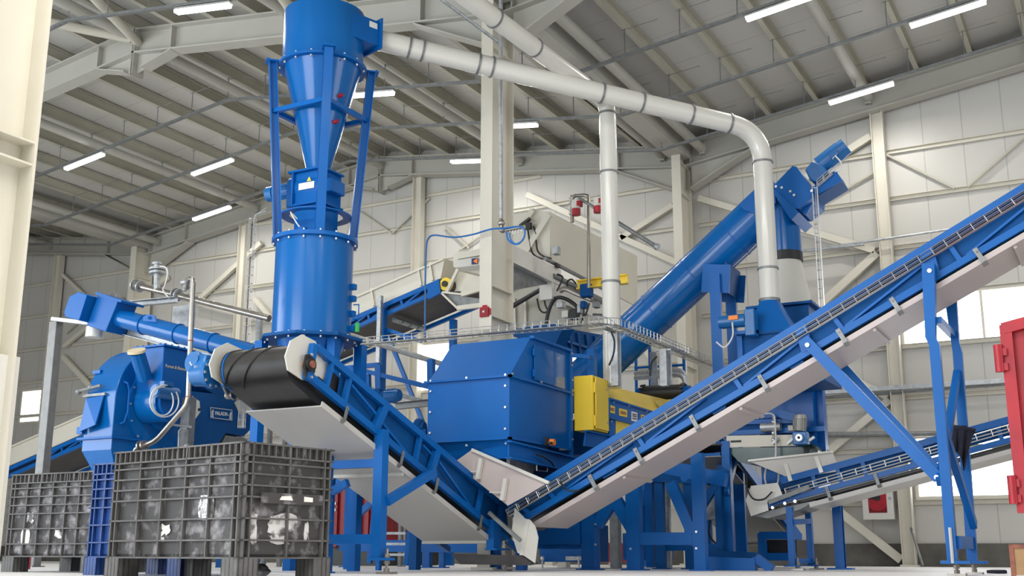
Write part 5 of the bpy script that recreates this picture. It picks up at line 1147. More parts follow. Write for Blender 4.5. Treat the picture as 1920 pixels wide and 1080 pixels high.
# ================================================================ steel pipes with valves
t = thing('steel_pipe', 'bare steel pipe before the round mill, bending left to a flange above the crate', 'pipe', P(300, 825, b=8.5))
MB().path([P(362, 530, b=8.5), P(357, 640, b=8.5), P(353, 745, b=8.5), P(350, 758, b=8.5), P(343, 768, b=8.5), P(298, 820, b=8.5), P(288, 828, b=8.5), P(270, 836, b=8.5)], .026, 14).build('pipe', 'steel', t)
MB().path([P(362, 530, b=8.5), P(361, 524, b=8.5), P(356, 522, b=8.52), P(351, 526, b=8.55), P(350, 540, b=8.6)], .024, 12).build('elbow', 'steel', t)
for p, d in ((P(270, 837, b=8.5), (1, 0, .3)), (P(263, 838, b=8.5), (1, 0, .3))):
    MB().cyl(p, p+Vector(d).normalized()*.018, .062, n=20).build('flange', 'steel', t)
pf_ = P(262, 838, b=8.5); MB().path([pf_, pf_-V(.05, 0, .02), pf_-V(.08, 0, .08), V(pf_.x-.08, pf_.y, 0)], .024, 12).build('stand_pipe', 'steel', t)
for k in (3, ): MB().lathe(P(357, 640, b=8.5), (0, 0, 1), [(.026, 0), (.03, 0), (.03, .012), (.026, .012)], 14).lathe(P(353, 745, b=8.5), (0, 0, 1), [(.026, 0), (.03, 0), (.03, .012), (.026, .012)], 14).build('weld_ring', 'rust', t)
t = thing('valve_pipe', 'long dark pipe with chrome flanges and valves crossing behind the mill, left', 'pipe', P(400, 580, b=11.2))
MB().cyl(P(255, 535, b=11.2), P(505, 597, b=11.2), .045, n=14).build('pipe', 'steel', t)
for (x, y) in ((252, 534), (262, 537), (327, 551), (333, 553)):
    p = P(x, y, b=11.2); d = (P(505, 597, b=11.2)-P(255, 535, b=11.2)).normalized(); MB().lathe(p, d, [(.045, 0), (.085, 0), (.085, .02), (.045, .02)], 18).build('flange', 'galv', t)
v = P(294, 520, b=11.2)
MB().cyl(P(294, 545, b=11.2), P(294, 492, b=11.2), .045, n=14).cyl(P(294, 514, b=11.2), P(294, 510, b=11.2), .11, n=18).cyl(P(294, 507, b=11.2), P(294, 503, b=11.2), .11, n=18).cyl(P(294, 497, b=11.2), P(294, 493, b=11.2), .07, n=14).build('valve', 'galv', t)
MB().path(curve_pts([P(300, 499, b=11.1), P(311, 502, b=11.1), P(314, 515, b=11.1), P(309, 535, b=11.1), P(306, 545, b=11.1), P(318, 560, b=11.1)], 6), .011, 6).build('cable', 'hose_white', t)
MB().cyl(P(347, 545, b=11.2), P(347, 527, b=11.2), .03, n=12).cyl(P(343, 530, b=11.15), P(356, 528, b=11.15), .05, n=14).ball(P(350, 537, b=11.1), .05).build('valve', 'galv', t)
t = thing('junction_panel', 'plain galvanised sheet panel hanging behind the valve pipe left of the cyclone', 'panel', P(340, 600, b=11.6))
MB().box(P(323, 600, b=11.6).x, P(352, 600, b=11.6).x, 11.6, 11.66, P(340, 640, b=11.6).z, P(340, 573, b=11.6).z).build('sheet', 'galv', t)
MB().box(P(353, 600, b=11.6).x, P(356, 600, b=11.6).x, 11.58, 11.7, 0, P(340, 570, b=11.6).z).build('post', 'galv', t)
t = thing('grey_post', 'vertical grey service duct beside the name-plated machine, behind the steel pipe', 'post', P(340, 835, b=9.6))
MB().box(P(341, 800, b=9.7).x-.03, P(351, 800, b=9.7).x+.02, 9.7, 9.8, 0, P(345, 745, b=9.7).z).build('duct', 'galv_dull', t)
MB().path([P(320, 796, b=9.6), P(361, 801, b=9.6)], .014, 8).path([P(335, 838, b=9.6), P(336, 808, b=9.6), P(342, 803, b=9.6), P(352, 804, b=9.6)], .014, 8).ball(P(350, 836, b=9.5), .03).build('pipe', 'galv_dull', t)
bk = thing('wire_cable_ladder', 'tall vertical wire cable ladder left of the cyclone', 'cable tray', P(470, 690, b=12))
q0_ = P(476, 410, b=12.0); q1_ = V(q0_.x, 12.0, .01)
wire_basket(bk, (q0_, q1_), (1, 0, 0), (0, -1, 0), .09, .05, .12, .005)
MB().path([q0_, q0_+V(.05, 0, .06), q0_+V(.2, 0, .08)], .006, 5).path([q0_+V(.0, 0, .04), q0_+V(.22, 0, .13)], .006, 5).build('bend', 'galv', bk)
bk = thing('wire_cable_ladder', 'short vertical wire basket below the gear motor beside the grey pan', 'cable tray', P(457, 800, b=8.0))
q0_ = P(459, 738, b=8.0); q1_ = V(q0_.x, 8.0, P(457, 803, b=8.0).z)
wire_basket(bk, (q0_, q1_), (1, 0, 0), (0, -1, 0), .05, .04, .06, .004)
t = thing('slotted_post', 'galvanised slotted post standing behind the cyclone base, left', 'post', P(487, 640, b=12.4))
MB().cchan(V(P(487, 640, b=12.4).x, 12.4, 0), P(487, 593, b=12.4), .08, .06, .006, up=(0, 1, 0)).build('channel', 'galv', t)
for k, x in enumerate((505, 517)): one('slotted_post', MB().cchan(V(P(x, 830, b=12.6).x, 12.6+.2*k, 0), V(P(x, 830, b=12.6).x, 12.6+.2*k, P(x, 800, b=12.6).z), .06, .05, .006, up=(0, 1, 0)), 'galv_dull', ('left' if not k else 'right')+' one of two short galvanised posts seen under the cyclone frame', 'post')
# ================================================================ plastic pallet crates
def pallet_crate(name, label, o, ux, L, Wd, Hh, m, mp, worn=True, cols=(6, 4), taper=.0):
    """ribbed plastic box: near corner at o, long side along ux, other side at right angles; real feet"""
    t = thing(name, label, 'crate', o); ux = Vector((ux[0], ux[1], 0)).normalized(); uy = Vector((-ux.y, ux.x, 0)); Z = Vector((0, 0, 1)); o = Vector(o)
    if uy.y < 0: uy = -uy
    T = lambda u, v, z: o+ux*u+uy*v+Z*z
    zf = .14; sh = MB()
    for a, b, c, d in ((.03, .03, L-.03, .04), (.03, Wd-.04, L-.03, Wd-.03), (.03, .03, .04, Wd-.03), (L-.04, .03, L-.03, Wd-.03)):
        sh.prism([T(a, b, zf), T(c, b, zf), T(c, d, zf), T(a, d, zf)], Z*(Hh-zf))
    sh.prism([T(.03, .03, zf), T(L-.03, .03, zf), T(L-.03, Wd-.03, zf), T(.03, Wd-.03, zf)], Z*.03)
    sh.build('wall_panel', mp, t)
    rb = MB(); w = .011
    def face(p0, d, nrm, ln, nc):
        P0 = lambda u, z: p0+d*u+Z*z
        # horizontal ribs (closer together towards the rim)
        for z in [zf+.005, .26, .40, .54]+[.54+(Hh-.60)*k/4 for k in (1, 2, 3)]+[Hh-.09, Hh-.008]:
            big = .05 if z > Hh-.05 or z < .2 else .036
            rb.prism([P0(0, z-w/2), P0(ln, z-w/2), P0(ln, z-w/2)-nrm*big, P0(0, z-w/2)-nrm*big], Z*w)
        us = [.035, .085]+[.085+(ln-.17)*k/nc for k in range(1, nc)]+[ln-.085, ln-.035]
        for u in us:
            rb.prism([P0(u-w/2, zf), P0(u+w/2, zf), P0(u+w/2, zf)-nrm*.036, P0(u-w/2, zf)-nrm*.036], Z*(Hh-zf))
        k = .085
        while k < ln-.09:   # short teeth below the rim
            rb.prism([P0(k, Hh-.085), P0(k+.008, Hh-.085), P0(k+.008, Hh-.01), P0(k, Hh-.01)], -nrm*.034); k += .062
    face(T(0, 0, 0), ux, -uy, L, cols[0]); face(T(0, 0, 0), uy, -ux, Wd, cols[1]); face(T(0, Wd, 0), ux, uy, L, cols[0]); face(T(L, 0, 0), uy, ux, Wd, cols[1])
    rb.build('ribs', m, t)
    for (u, v) in ((0, 0), (L-.17, 0), (0, Wd-.17), (L-.17, Wd-.17)):
        f = MB(); f.prism([T(u+.02, v+.02, 0), T(u+.15, v+.02, 0), T(u+.15, v+.15, 0), T(u+.02, v+.15, 0)], Z*zf)
        for q in (0, .04, .08, .12, .16):
            f.prism([T(u+q, v, 0), T(u+q+.01, v, 0), T(u+q+.01, v+.17, 0), T(u+q, v+.17, 0)], Z*zf).prism([T(u, v+q, 0), T(u+.17, v+q, 0), T(u+.17, v+q+.01, 0), T(u, v+q+.01, 0)], Z*zf)
        f.build('foot', m, t)
    return t, T
nc = P(447, 1088, z=0) if False else None
Yc = 7.6
def gpt(x, Y0):   # point on the floor at photo column x, depth Y0 along the camera's heading
    u = (x-960)/2198.0; return V(Y0*(-math.sin(YAW)+math.cos(YAW)*u), Y0*(math.cos(YAW)+math.sin(YAW)*u), 0)
nc, lc, rc = gpt(447, 7.55), gpt(197, 8.45), gpt(590, 8.3)
ux = (rc-nc); ln1 = (lc-nc).length; ln2 = ux.length
# near corner nc; the long side runs to lc, the short one to rc
un = (lc-nc).normalized()
def crate_at(name, label, near, left, right, Hh, m, mp, cols):
    d1 = (near-left).normalized(); d2 = Vector((-d1.y, d1.x, 0)); 
    if d2.dot(right-near) < 0: d2 = -d2
    L = (near-left).length; Wd = (right-near).dot(d2)
    t = pallet_crate(name, label, left, d1, L, Wd, Hh, m, mp, cols=cols); return t+(d1, d2, L, Wd)
t, T, d1, d2, L, Wd = crate_at('plastic_crate', 'large dark grey ribbed plastic pallet crate in the left foreground, worn and stickered', nc, lc, rc, .90, 'crate_grey', 'crate_panel', (5, 2))
crate1 = t
def patch(T_, u, z, w_, h_, m, name, v=.022, side=0, seed=1, n=14, irr=.35):
    rnd = random.Random(seed); pts = []
    for i in range(n):
        a = 2*PI*i/n; k = 1-irr*rnd.random(); c, s = math.cos(a), math.sin(a); q = k/max(abs(c), abs(s))
        if side == 0: pts.append(T_(u+c*q*w_/2, v, z+s*q*h_/2))
        else: pts.append(T_(L-v, u+c*q*w_/2, z+s*q*h_/2))
    nrm = (T_(0, 1, 0)-T_(0, 0, 0)) if side == 0 else (T_(-1, 0, 0)-T_(0, 0, 0))
    return MB().prism(pts, nrm*.003).build(name, m, crate1)
patch(T, .66, .33, .13, .10, 'paper', 'torn_sticker', seed=3, irr=.6); patch(T, .62, .27, .08, .04, 'sticker_worn', 'torn_sticker', seed=5)
patch(T, 1.09, .475, .17, .17, 'foil', 'label_pocket', seed=9, irr=.08)
patch(T, 1.10, .33, .13, .11, 'carton', 'label_pocket', seed=10, irr=.06) if False else None
# right face: handle bar and torn posters
MB().prism([T(L+.004, .16, .50), T(L+.004, .70, .50), T(L+.004, .70, .57), T(L+.004, .16, .57)], d1*.02).build('handle_bar', 'crate_panel', crate1)
def fpatch(v0, z0_, w_, h_, m, seed, irr, name='torn_sticker'):
    rnd = random.Random(seed); pts = []
    for i in range(18):
        a = 2*PI*i/18; k = 1-irr*rnd.random(); c, s = math.cos(a), math.sin(a); q = k/max(abs(c), abs(s)); pts.append(T(L-.028, v0+c*q*w_/2, z0_+s*q*h_/2))
    MB().prism(pts, d1*.004).build(name, m, crate1)
fpatch(.38, .37, .28, .15, 'sticker_worn', 4, .3); fpatch(.36, .27, .20, .09, 'sticker_worn', 6, .4); fpatch(.12, .34, .09, .22, 'sticker_worn', 8, .25); fpatch(.60, .32, .06, .14, 'sticker_worn', 12, .5)
for k, (u_, z_, w_) in enumerate(((.50, .535, .02), )):
    pass
MB().prism([T(L+.026, .30, .525), T(L+.026, .42, .525), T(L+.026, .40, .555), T(L+.026, .32, .55)], d1*.002).piece().prism([T(L+.026, .52, .52), T(L+.026, .60, .52), T(L+.026, .60, .55), T(L+.026, .52, .555)], d1*.002).piece().build('torn_sticker', 'paper', crate1)
# second grey crate and the narrow blue one
n2, l2, r2 = gpt(176, 10.6), gpt(4, 11.2), gpt(260, 11.5)
t, T2, *_ = crate_at('plastic_crate', 'grey ribbed plastic pallet crate at far left, beside the near cream column', n2, l2, r2, .92, 'crate_grey', 'crate_panel', (6, 4))
for (u_, z_, w_, h_, mm, irr) in ((.27, .33, .13, .14, 'paper', .1), (.3, .5, .14, .12, 'sticker_worn', .5), (.72, .35, .14, .1, 'sticker_worn', .5)):
    rnd = random.Random(int(u_*100)); pts = []
    for i in range(14): a = 2*PI*i/14; k = 1-irr*rnd.random(); c, s = math.cos(a), math.sin(a); q = k/max(abs(c), abs(s)); pts.append(T2(u_+c*q*w_/2, .022, z_+s*q*h_/2))
    MB().prism(pts, (T2(0, 1, 0)-T2(0, 0, 0))*.004).build('torn_sticker', mm, t)
n3, l3, r3 = gpt(340, 8.9), gpt(158, 9.65), gpt(430, 9.75)
t, T3, *_ = crate_at('plastic_crate', 'blue ribbed plastic pallet crate squeezed between the two grey ones', n3, l3, r3, .905, 'blue_crate', 'blue_crate', (9, 5))
# small things on the floor among the crates
t = thing('fire_extinguisher', 'small red cylinder standing on the floor behind the left grey crate', 'extinguisher', gpt(39, 13.2))
p = gpt(39, 13.2); MB().cyl(p+V(0, 0, 0), p+V(0, 0, .16), .11, n=20).cyl(p+V(0, 0, .16), p+V(0, 0, .2), .11, .05, n=20).build('cylinder', 'red', t)
t = thing('foil_bundle', 'crumpled silver plastic bundle lying under the big grey crate', 'bundle', T(.95, .5, 0))
m_ = MB(); rnd = random.Random(2)
for sx_, cx_ in ((.16, .92), (.15, 1.12)):
    c = T(cx_, .45, .055); vs_ = []
    for j in range(7):
        for i in range(12):
            a, b_ = 2*PI*i/12, PI*j/6; k = 1+.25*(rnd.random()-.5); vs_.append(c+Vector((math.cos(a)*math.sin(b_)*.11*k, math.sin(a)*math.sin(b_)*.09*k, math.cos(b_)*.052*k)))
    m_._add(vs_, [(j*12+i, j*12+(i+1) % 12, (j+1)*12+(i+1) % 12, (j+1)*12+i) for j in range(6) for i in range(12)])
m_.build('wrap', 'foil', t)
for i, (x, Y0) in enumerate(((282, 11.8), )):
    p = gpt(x, Y0); one('blue_block', MB().box(p.x-.2, p.x+.15, p.y-.1, p.y+.2, 0, .16), 'blue', 'low blue steel machine foot seen under the big grey crate', 'block')
# ================================================================ long feed conveyor at the back, rising right
BB, WBk = 15.0, 1.25
def ty(x): return 597+(x-653)*-.435
t = thing('belt_conveyor', 'long rear conveyor with a cream cover and its wide belt seen from below', 'conveyor', P(700, 640, b=BB))
r = MB(); xl_, xr_ = 12, 826
def by(x): return 550+(825-x)*.430
for off in (0, WBk):
    r = MB(); o_ = V(0, off, 0)
    r.beam(P(xl_, ty(xl_)+6, b=BB)+o_, P(xr_, ty(xr_)+6, b=BB)+o_, .07, .06, up=(0, 1, 0)).beam(P(xl_, by(xl_)-4, b=BB)+o_, P(xr_, by(xr_)-4, b=BB)+o_, .06, .06, up=(0, 1, 0))
    if off == 0:
        for x in (72, 115, 150, 690, 752, 806): r.beam(P(x, ty(x)+6, b=BB), P(x+4, by(x+4)-4, b=BB), .04, .04, up=(0, 1, 0))
        for x in (76, 119, 654, 694, 756): r.beam(P(x, by(x)-6, b=BB), P(x+36, ty(x+36)+8, b=BB), .03, .03, up=(0, 1, 0))
        r.beam(P(50, by(50)-4, b=BB), P(152, by(152)-4, b=BB), .05, .05, up=(0, 1, 0))
    r.build('side_frame', 'blue', t)
q = [P(xl_, by(xl_)-6, b=BB+.05), P(822, by(822)-8, b=BB+.05)]
MB().prism([q[0], q[1], q[1]+V(0, 0, .03), q[0]+V(0, 0, .03)], (0, WBk-.1, 0)).prism([P(xl_, ty(xl_)+10, b=BB+.05), P(822, ty(822)+10, b=BB+.05), P(822, ty(822)+12, b=BB+.05), P(xl_, ty(xl_)+12, b=BB+.05)], (0, WBk-.1, 0)).build('belt', 'belt', t)
MB().prism([P(xl_, ty(xl_)+2, b=BB+.08), P(822, ty(822)+2, b=BB+.08), P(822, by(822)-2, b=BB+.08), P(xl_, by(xl_)-2, b=BB+.08)], (0, .02, 0)).build('side_plate', 'blue_deep', t)
MB().prism([P(xl_, ty(xl_), b=BB+.02), P(xr_, ty(xr_), b=BB+.02), P(834, 484, b=BB+.02), P(xl_, ty(xl_)-34, b=BB+.02)], (0, WBk-.04, 0)).build('cover', 'cream', t)
for x in (702, 790, 812): MB().beam(P(x, ty(x)-2, b=BB), P(x-6, ty(x)-36, b=BB), .03, .04, up=(0, 1, 0)).build('cover_rib', 'cream', t)
MB().beam(P(xl_, ty(xl_)-34, b=BB), P(832, 486, b=BB), .03, .05, up=(0, 1, 0)).build('cover_edge', 'cream', t)
MB().prism([P(x, y, b=BB-.05) for x, y in ((800, 534), (822, 523), (826, 549), (803, 561))], (0, .06, 0)).build('head_plate', 'blue', t)
hd = P(836, 533, b=BB)
MB().cyl(hd+V(0, -.02, 0), hd+V(0, .06, 0), .105, n=24).build('pulley_guard', 'yellow', t)
MB().cyl(hd+V(0, -.05, 0), hd+V(0, -.01, 0), .05, n=14).build('bearing', 'black', t)
MB().cyl(hd+V(.0, .06, -.02), hd+V(.0, WBk-.1, -.02), .13, n=26).build('head_drum', 'belt', t)
for k in range(5):
    p0_ = P(770+k*22, 586+k*6, b=BB+.2+k*.0)
mb_ = MB()
for k in range(4):
    p_ = q[1].lerp(q[0], .10)+V(0, .2+k*.24, -.09); mb_.cyl(p_, p_+V(0, .18, 0), .045, n=12).piece()
mb_.build('return_roller', 'galv', t)
# galvanised column, trestle and blue legs below it
for (x, y0, dy_, lab) in ((718, 555, 0, 'near'), (850, 575, WBk, 'far')):
    a_ = P(x, 620, b=BB-.06+dy_).x; MB().box(a_-.045, a_+.055, BB-.12+dy_, BB-.02+dy_, 0, P(x, y0+25, b=BB-.06+dy_).z).build('leg', 'blue', t)
MB().cchan((P(712, 600, b=BB-.15).x, BB-.15, 0), (P(712, 600, b=BB-.15).x, BB-.15, P(712, 555, b=BB-.15).z), .07, .07, .006, up=(0, 1, 0)).build('slotted_channel', 'galv', t)
for qd in ((722, 617, 790, 640), (722, 705, 805, 724), (724, 620, 800, 810)): MB().beam(P(qd[0], qd[1], b=BB), P(qd[2], qd[3], b=BB), .06, .05, up=(0, 1, 0)).build('brace', 'blue', t)
# discharge chute plates (cream V) at its head
t = thing('discharge_chute', 'open cream sheet chute with bracket arms at the head of the high back conveyor', 'chute', P(870, 560, b=BB+.1))
MB().prism([P(x, y, b=BB+.1) for x, y in ((838, 547), (858, 508), (905, 520), (905, 540), (880, 545))], (0, .02, 0)).build('sheet', 'cream', t)
MB().beam(P(838, 548, b=BB), P(859, 505, b=BB), .05, .05, up=(0, 1, 0)).build('bracket', 'cream', t)
MB().beam(P(866, 552, b=BB), P(905, 540, b=BB), .08, .06, up=(0, 1, 0)).beam(P(830, 548, b=BB), P(866, 552, b=BB), .03, .05, up=(0, 1, 0)).beam(P(858, 578, b=BB), P(905, 572, b=BB), .07, .06, up=(0, 1, 0)).build('bracket', 'cream', t)
MB().prism([P(x, y, b=BB+.05) for x, y in ((830, 550), (866, 555), (900, 560), (900, 572), (858, 577))], (0, .02, 0)).build('sheet', 'galv_dull', t)
MB().beam(P(828, 549, b=BB), P(858, 578, b=BB), .03, .05, up=(0, 1, 0)).build('bracket', 'cream', t)
# ================================================================ white shredder with sloping hopper
SH = 14.2
WA = P(1030, 470, b=SH).x
t = thing('shredder', 'big white shredder with a raised hopper and black hoses, behind the central column', 'machine', (WA-.6, SH+1, 0))
MB().prism([P(x, y, b=SH) for x, y in ((958, 404), (993, 398), (1000, 390), (1010, 394), (1031, 396), (1031, 487), (1010, 486), (958, 462))], (0, .05, 0)).build('hopper_front', 'cream', t)
MB().prism([P(x, y, a=WA) for x, y in ((1031, 397), (1195, 480), (1195, 575), (1080, 515), (1031, 487))], (-.03, 0, 0)).build('hopper_side', 'cream', t)
MB().beam(P(1030, 402, b=SH-.03), P(988, 470, b=SH-.03), .09, .06, up=(0, 1, 0)).build('hopper_brace', 'cream', t)
MB().beam(P(1000, 394, b=SH-.03), P(988, 410, b=SH-.03), .09, .06, up=(0, 1, 0)).build('hopper_brace', 'cream', t)
ba = WA+.05
MB().beam(P(952, 475, a=ba), P(1045, 522, a=ba), .24, .12, up=(1, 0, 0)).build('main_beam', 'duct_white', t)
MB().prism([P(x, y, a=ba-.03) for x, y in ((956, 485), (1040, 525), (1040, 530), (960, 545))], (-.02, 0, 0)).build('underside_plate', 'galv_dull', t)
MB().prism([P(x, y, b=SH+.3) for x, y in ((850, 475), (958, 462), (958, 545), (900, 515), (850, 500))], (0, .1, 0)).build('hopper_left', 'cream', t)
lp = [P(x, y, b=SH+.02) for x, y in ((853, 488), (904, 480), (904, 496), (853, 502))]
MB().prism(lp, (0, .28, 0)).build('name_board', 'duct_white', t)
MB().prism([P(x, y, b=SH+.0) for x, y in ((857, 473), (904, 466), (904, 478), (857, 486))], (0, .3, 0)).build('hopper_lip', 'cream', t)
MB().prism([P(x, y, b=SH+.01) for x, y in ((884, 485), (896, 483), (896, 495), (884, 496))], (0, .006, 0)).build('logo_square', 'ink_blue', t)
MB().prism([P(x, y, b=SH+.0) for x, y in ((887, 490), (895, 483.5), (895, 494.5))], (0, .006, 0)).build('logo_arrow', 'orange', t)
text('E', P(900, 488, b=SH-.0), (1, 0, 0), (0, 0, 1), .075, 'ink_blue', t)
# lower body, rams and hoses
MB().prism([P(x, y, b=SH+.4) for x, y in ((958, 545), (1035, 520), (1060, 540), (1060, 640), (958, 640))], (0, .8, 0)).build('lower_body', 'cream_dull', t)
MB().prism([P(x, y, a=WA+.1) for x, y in ((1035, 520), (1130, 560), (1130, 600), (1110, 592), (1035, 560))], (-.2, 0, 0)).build('side_block', 'duct_white', t)
MB().prism([P(x, y, b=SH+.35) for x, y in ((1024, 528), (1040, 524), (1040, 552), (1024, 548))], (0, .3, 0)).build('cylinder_head', 'cream', t)
MB().cyl(P(960, 575, b=SH+.1), P(1018, 540, b=SH+.1), .035, n=12).cyl(P(960, 572, b=SH+.15), P(1005, 548, b=SH+.15), .02, n=10).build('hydraulic_ram', 'black', t)
MB().cyl(P(975, 424, b=SH-.1), P(994, 410, b=SH-.1), .03, n=12).box(*(lambda p: (p.x-.05, p.x+.05, p.y-.03, p.y+.03, p.z-.05, p.z+.05))(P(990, 424, b=SH-.1))).build('hydraulic_ram', 'black', t)
hs = [[(1000, 424), (1005, 438), (1004, 434)], [(990, 432), (993, 452), (998, 474), (1012, 484), (1032, 486)], [(1005, 450), (1008, 470), (1018, 480), (1034, 485)], [(1045, 514), (1055, 520), (1050, 534), (1044, 546)], [(1064, 540), (1064, 528), (1072, 524), (1080, 532)], [(1007, 560), (1012, 580), (1022, 586), (1034, 574), (1040, 556)], [(1020, 555), (1022, 570), (1026, 580)],
      [(1024, 612), (1027, 590), (1035, 568), (1046, 558), (1064, 562), (1082, 576), (1084, 592)], [(1096, 565), (1094, 590), (1090, 605)], [(1105, 568), (1100, 585), (1092, 600)]]
hm_ = MB()
for i, h in enumerate(hs): hm_.path(curve_pts([P(x, y, b=SH-.05) for x, y in h], 5), .028 if i == 7 else .013, 7).piece()
hm_.build('hydraulic_hose', 'black', t)
MB().cyl(P(1022, 485, a=WA+.08), P(1130, 541, a=WA+.08), .03, n=8).cyl(P(1038, 517, a=WA+.12), P(1080, 537, a=WA+.12), .035, n=8).cyl(P(1080, 540, a=WA+.12), P(1130, 565, a=WA+.12), .05, n=8).build('pipe_run', 'galv_dull', t)
MB().path(curve_pts([P(1050, 545, b=SH-.1), P(1062, 542, b=SH-.1), P(1085, 552, b=SH-.1), P(1110, 562, b=SH-.1)], 5), .04, 10).build('hose_pipe', 'steel', t)
for i, (x, y, w_, h_, m_) in enumerate(((1043, 470, .09, .12, 'galv'), (1052, 572, .1, .09, 'galv'), (1062, 590, .10, .10, 'duct_white'), (1077, 590, .12, .14, 'black'), (1088, 580, .05, .12, 'galv'), (1118, 572, .08, .08, 'galv_dull'), (1098, 535, .09, .1, 'blue_deep'), (1095, 572, .07, .1, 'blue_deep'), (1045, 498, .04, .06, 'black'))):
    p = P(x, y, b=SH-.02); MB().box(p.x-w_/2, p.x+w_/2, p.y-.06, p.y+.06, p.z-h_/2, p.z+h_/2).build('valve_block' if m_ != 'galv' else 'junction_box', m_, t, bevel=.008)
for x in (965, 985): MB().beam(P(x, 560, b=SH+.38), P(x+2, 625, b=SH+.38), .03, .05, up=(0, 1, 0)).build('rib', 'cream', t)
for xo, yo in ((-.1, .6), (-1.2, .6), (-.1, 2.4), (-1.2, 2.4)): MB().box(WA+xo-.07, WA+xo+.07, SH+yo-.07, SH+yo+.07, 0, 3.1).build('leg', 'cream', t)
# yellow lifting beam
t = thing('hoist_beam', 'yellow lifting beam with a blue trolley behind the vertical white duct', 'beam', P(1130, 528, b=14.0))
MB().ibeam(P(1083, 535, b=14.0), P(1177, 523, b=14.0), .1, .13, .01, .02).build('beam', 'yellow', t)
MB().box(*(lambda p: (p.x-.08, p.x+.08, p.y-.06, p.y+.06, p.z-.12, p.z+.06))(P(1100, 541, b=14.0))).build('trolley', 'blue_deep', t, bevel=.01)
# red-and-white valves on a tall pipe
t = thing('sprinkler_pipe', 'steel gooseneck pipe carrying red and white valves left of the vertical white duct', 'pipe', P(1104, 540, b=13.8))
bq = 13.8
MB().path([P(1104, 540, b=bq), P(1104, 372, b=bq), P(1101, 367, b=bq), P(1094, 366, b=bq), P(1078, 367, b=bq), P(1073, 371, b=bq), P(1073, 417, b=bq)], .026, 12).build('pipe', 'steel', t)
MB().path([P(1085, 371, b=bq-.1), P(1108, 385, b=bq-.1), P(1122, 396, b=bq-.1)], .022, 10).build('branch', 'galv_dull', t)
for (x, y) in ((1080, 388), (1121, 383)):
    p = P(x, y, b=bq-.12); MB().cyl(p+V(0, 0, -.03), p+V(0, 0, .09), .06, n=16).build('valve_body', 'duct_white', t); MB().cyl(p+V(0, 0, -.12), p+V(0, 0, -.03), .062, n=16).box(p.x-.02, p.x+.08, p.y-.05, p.y+.05, p.z+.0, p.z+.07).build('valve_cap', 'red', t)
for y in (370, 380, 392, 400): MB().ball(P(1071, y, b=bq), .035).build('flange', 'galv', t)
t = thing('steel_pipe', 'dark straight pipe slanting down right between the vertical duct and the big blue screw', 'pipe', P(1230, 462, b=14.5))
MB().cyl(P(1150, 412, b=14.5), P(1232, 463, b=14.5), .03, n=12).build('pipe', 'galv_dull', t); MB().cyl(P(1230, 462, b=14.5), P(1235, 464, b=14.5), .05, n=14).build('flange', 'galv', t)
MB().path([P(1112, 590, b=15), P(1162, 593, b=15), P(1166, 600, b=15), P(1166, 640, b=15)], .022, 8).build('return_bend', 'galv_dull', t)
# blue hopper structure behind the wire tray
t = thing('vibrating_trough', 'blue ribbed trough side behind the wire cable tray, between the box and the vertical duct', 'machine', P(1080, 640, b=14.6))
MB().prism([P(x, y, b=13.4) for x, y in ((960, 618), (1030, 607), (1058, 610), (1040, 648), (1000, 640), (960, 630))], (0, .3, 0)).build('side_plate', 'blue_deep', t)
MB().prism([P(x, y, a=P(1040, 640, b=13.9).x) for x, y in ((1040, 612), (1130, 628), (1130, 690), (1112, 682), (1085, 664), (1040, 650))], (-.03, 0, 0)).build('ribbed_plate', 'blue_deep', t)
tra = P(1040, 640, b=13.9).x+.02
for x in (1050, 1066, 1082, 1098, 1114): MB().beam(P(x, 615+(x-1040)*.2, a=tra), P(x+6, 658+(x-1040)*.3, a=tra), .03, .04, up=(1, 0, 0)).build('rib', 'blue', t)
MB().beam(P(1042, 634, a=tra), P(1128, 660, a=tra), .035, .04, up=(1, 0, 0)).piece().beam(P(1072, 666, b=13.3), P(1108, 670, b=13.3), .05, .08, up=(0, 1, 0)).piece().build('rail', 'blue', t)
for x in (1110,): MB().box(P(x, 660, b=13.6).x-.05, P(x, 660, b=13.6).x+.05, 13.55, 13.65, 0, P(x, 655, b=13.6).z).build('leg', 'blue', t)
MB().box(P(980, 640, b=13.6).x-.05, P(980, 640, b=13.6).x+.05, 13.55, 13.65, 0, P(980, 632, b=13.6).z).build('leg', 'blue', t)
# ================================================================ wire cable tray across the middle, with its posts
t = thing('wire_cable_tray', 'long wire mesh cable tray crossing just above the big blue box', 'cable tray', P(900, 630, b=11.9))
tzz = P(1140, 610, b=11.9).z
pA = P(655, 650, b=11.48)
pB = P(1140, 612, b=11.48)
wire_basket(t, (pA, P(1090, 612, b=11.48)), (pB-pA).normalized().cross(Vector((0, 0, 1))), (0, 0, 1), .18, .08, .11, .0045)
bend = [P(1090, 612, b=11.48), P(1118, 608, b=11.52), P(1145, 608, b=11.68), P(1165, 617, b=11.95)]
pC = P(1345, 692, a=bend[-1].x)
bm_ = MB()
for off in (-.09, 0, .09):
    for zz in (0, .08):
        if off == 0 and zz: continue
        bm_.path([p+V(off*.6, off, zz) for p in curve_pts(bend, 4)], .0045, 4)
for p in curve_pts(bend, 3): bm_.path([p+V(-.05, -.09, .08), p+V(-.05, -.09, 0), p+V(.05, .09, 0), p+V(.05, .09, .08)], .005, 4)
bm_.build('tray_bend', 'galv', t)
dC = (pC-bend[-1]).normalized(); wire_basket(t, (bend[-1], pC), dC.cross(Vector((0, 0, 1))).normalized(), (0, 0, 1), .2, .08, .11, .005)
cbm = MB()
for k in range(4): cbm.path([pA+V(0, -.05+.03*k, .012), P(1090, 612, b=11.48)+V(0, -.05+.03*k, .012)], .008, 5)
for k in range(3): cbm.path([bend[-1]+V(0, -.05+.04*k, .014), pC+V(0, -.05+.04*k, .014)], .009, 5)
cbm.build('cable', 'galv_dull', t)
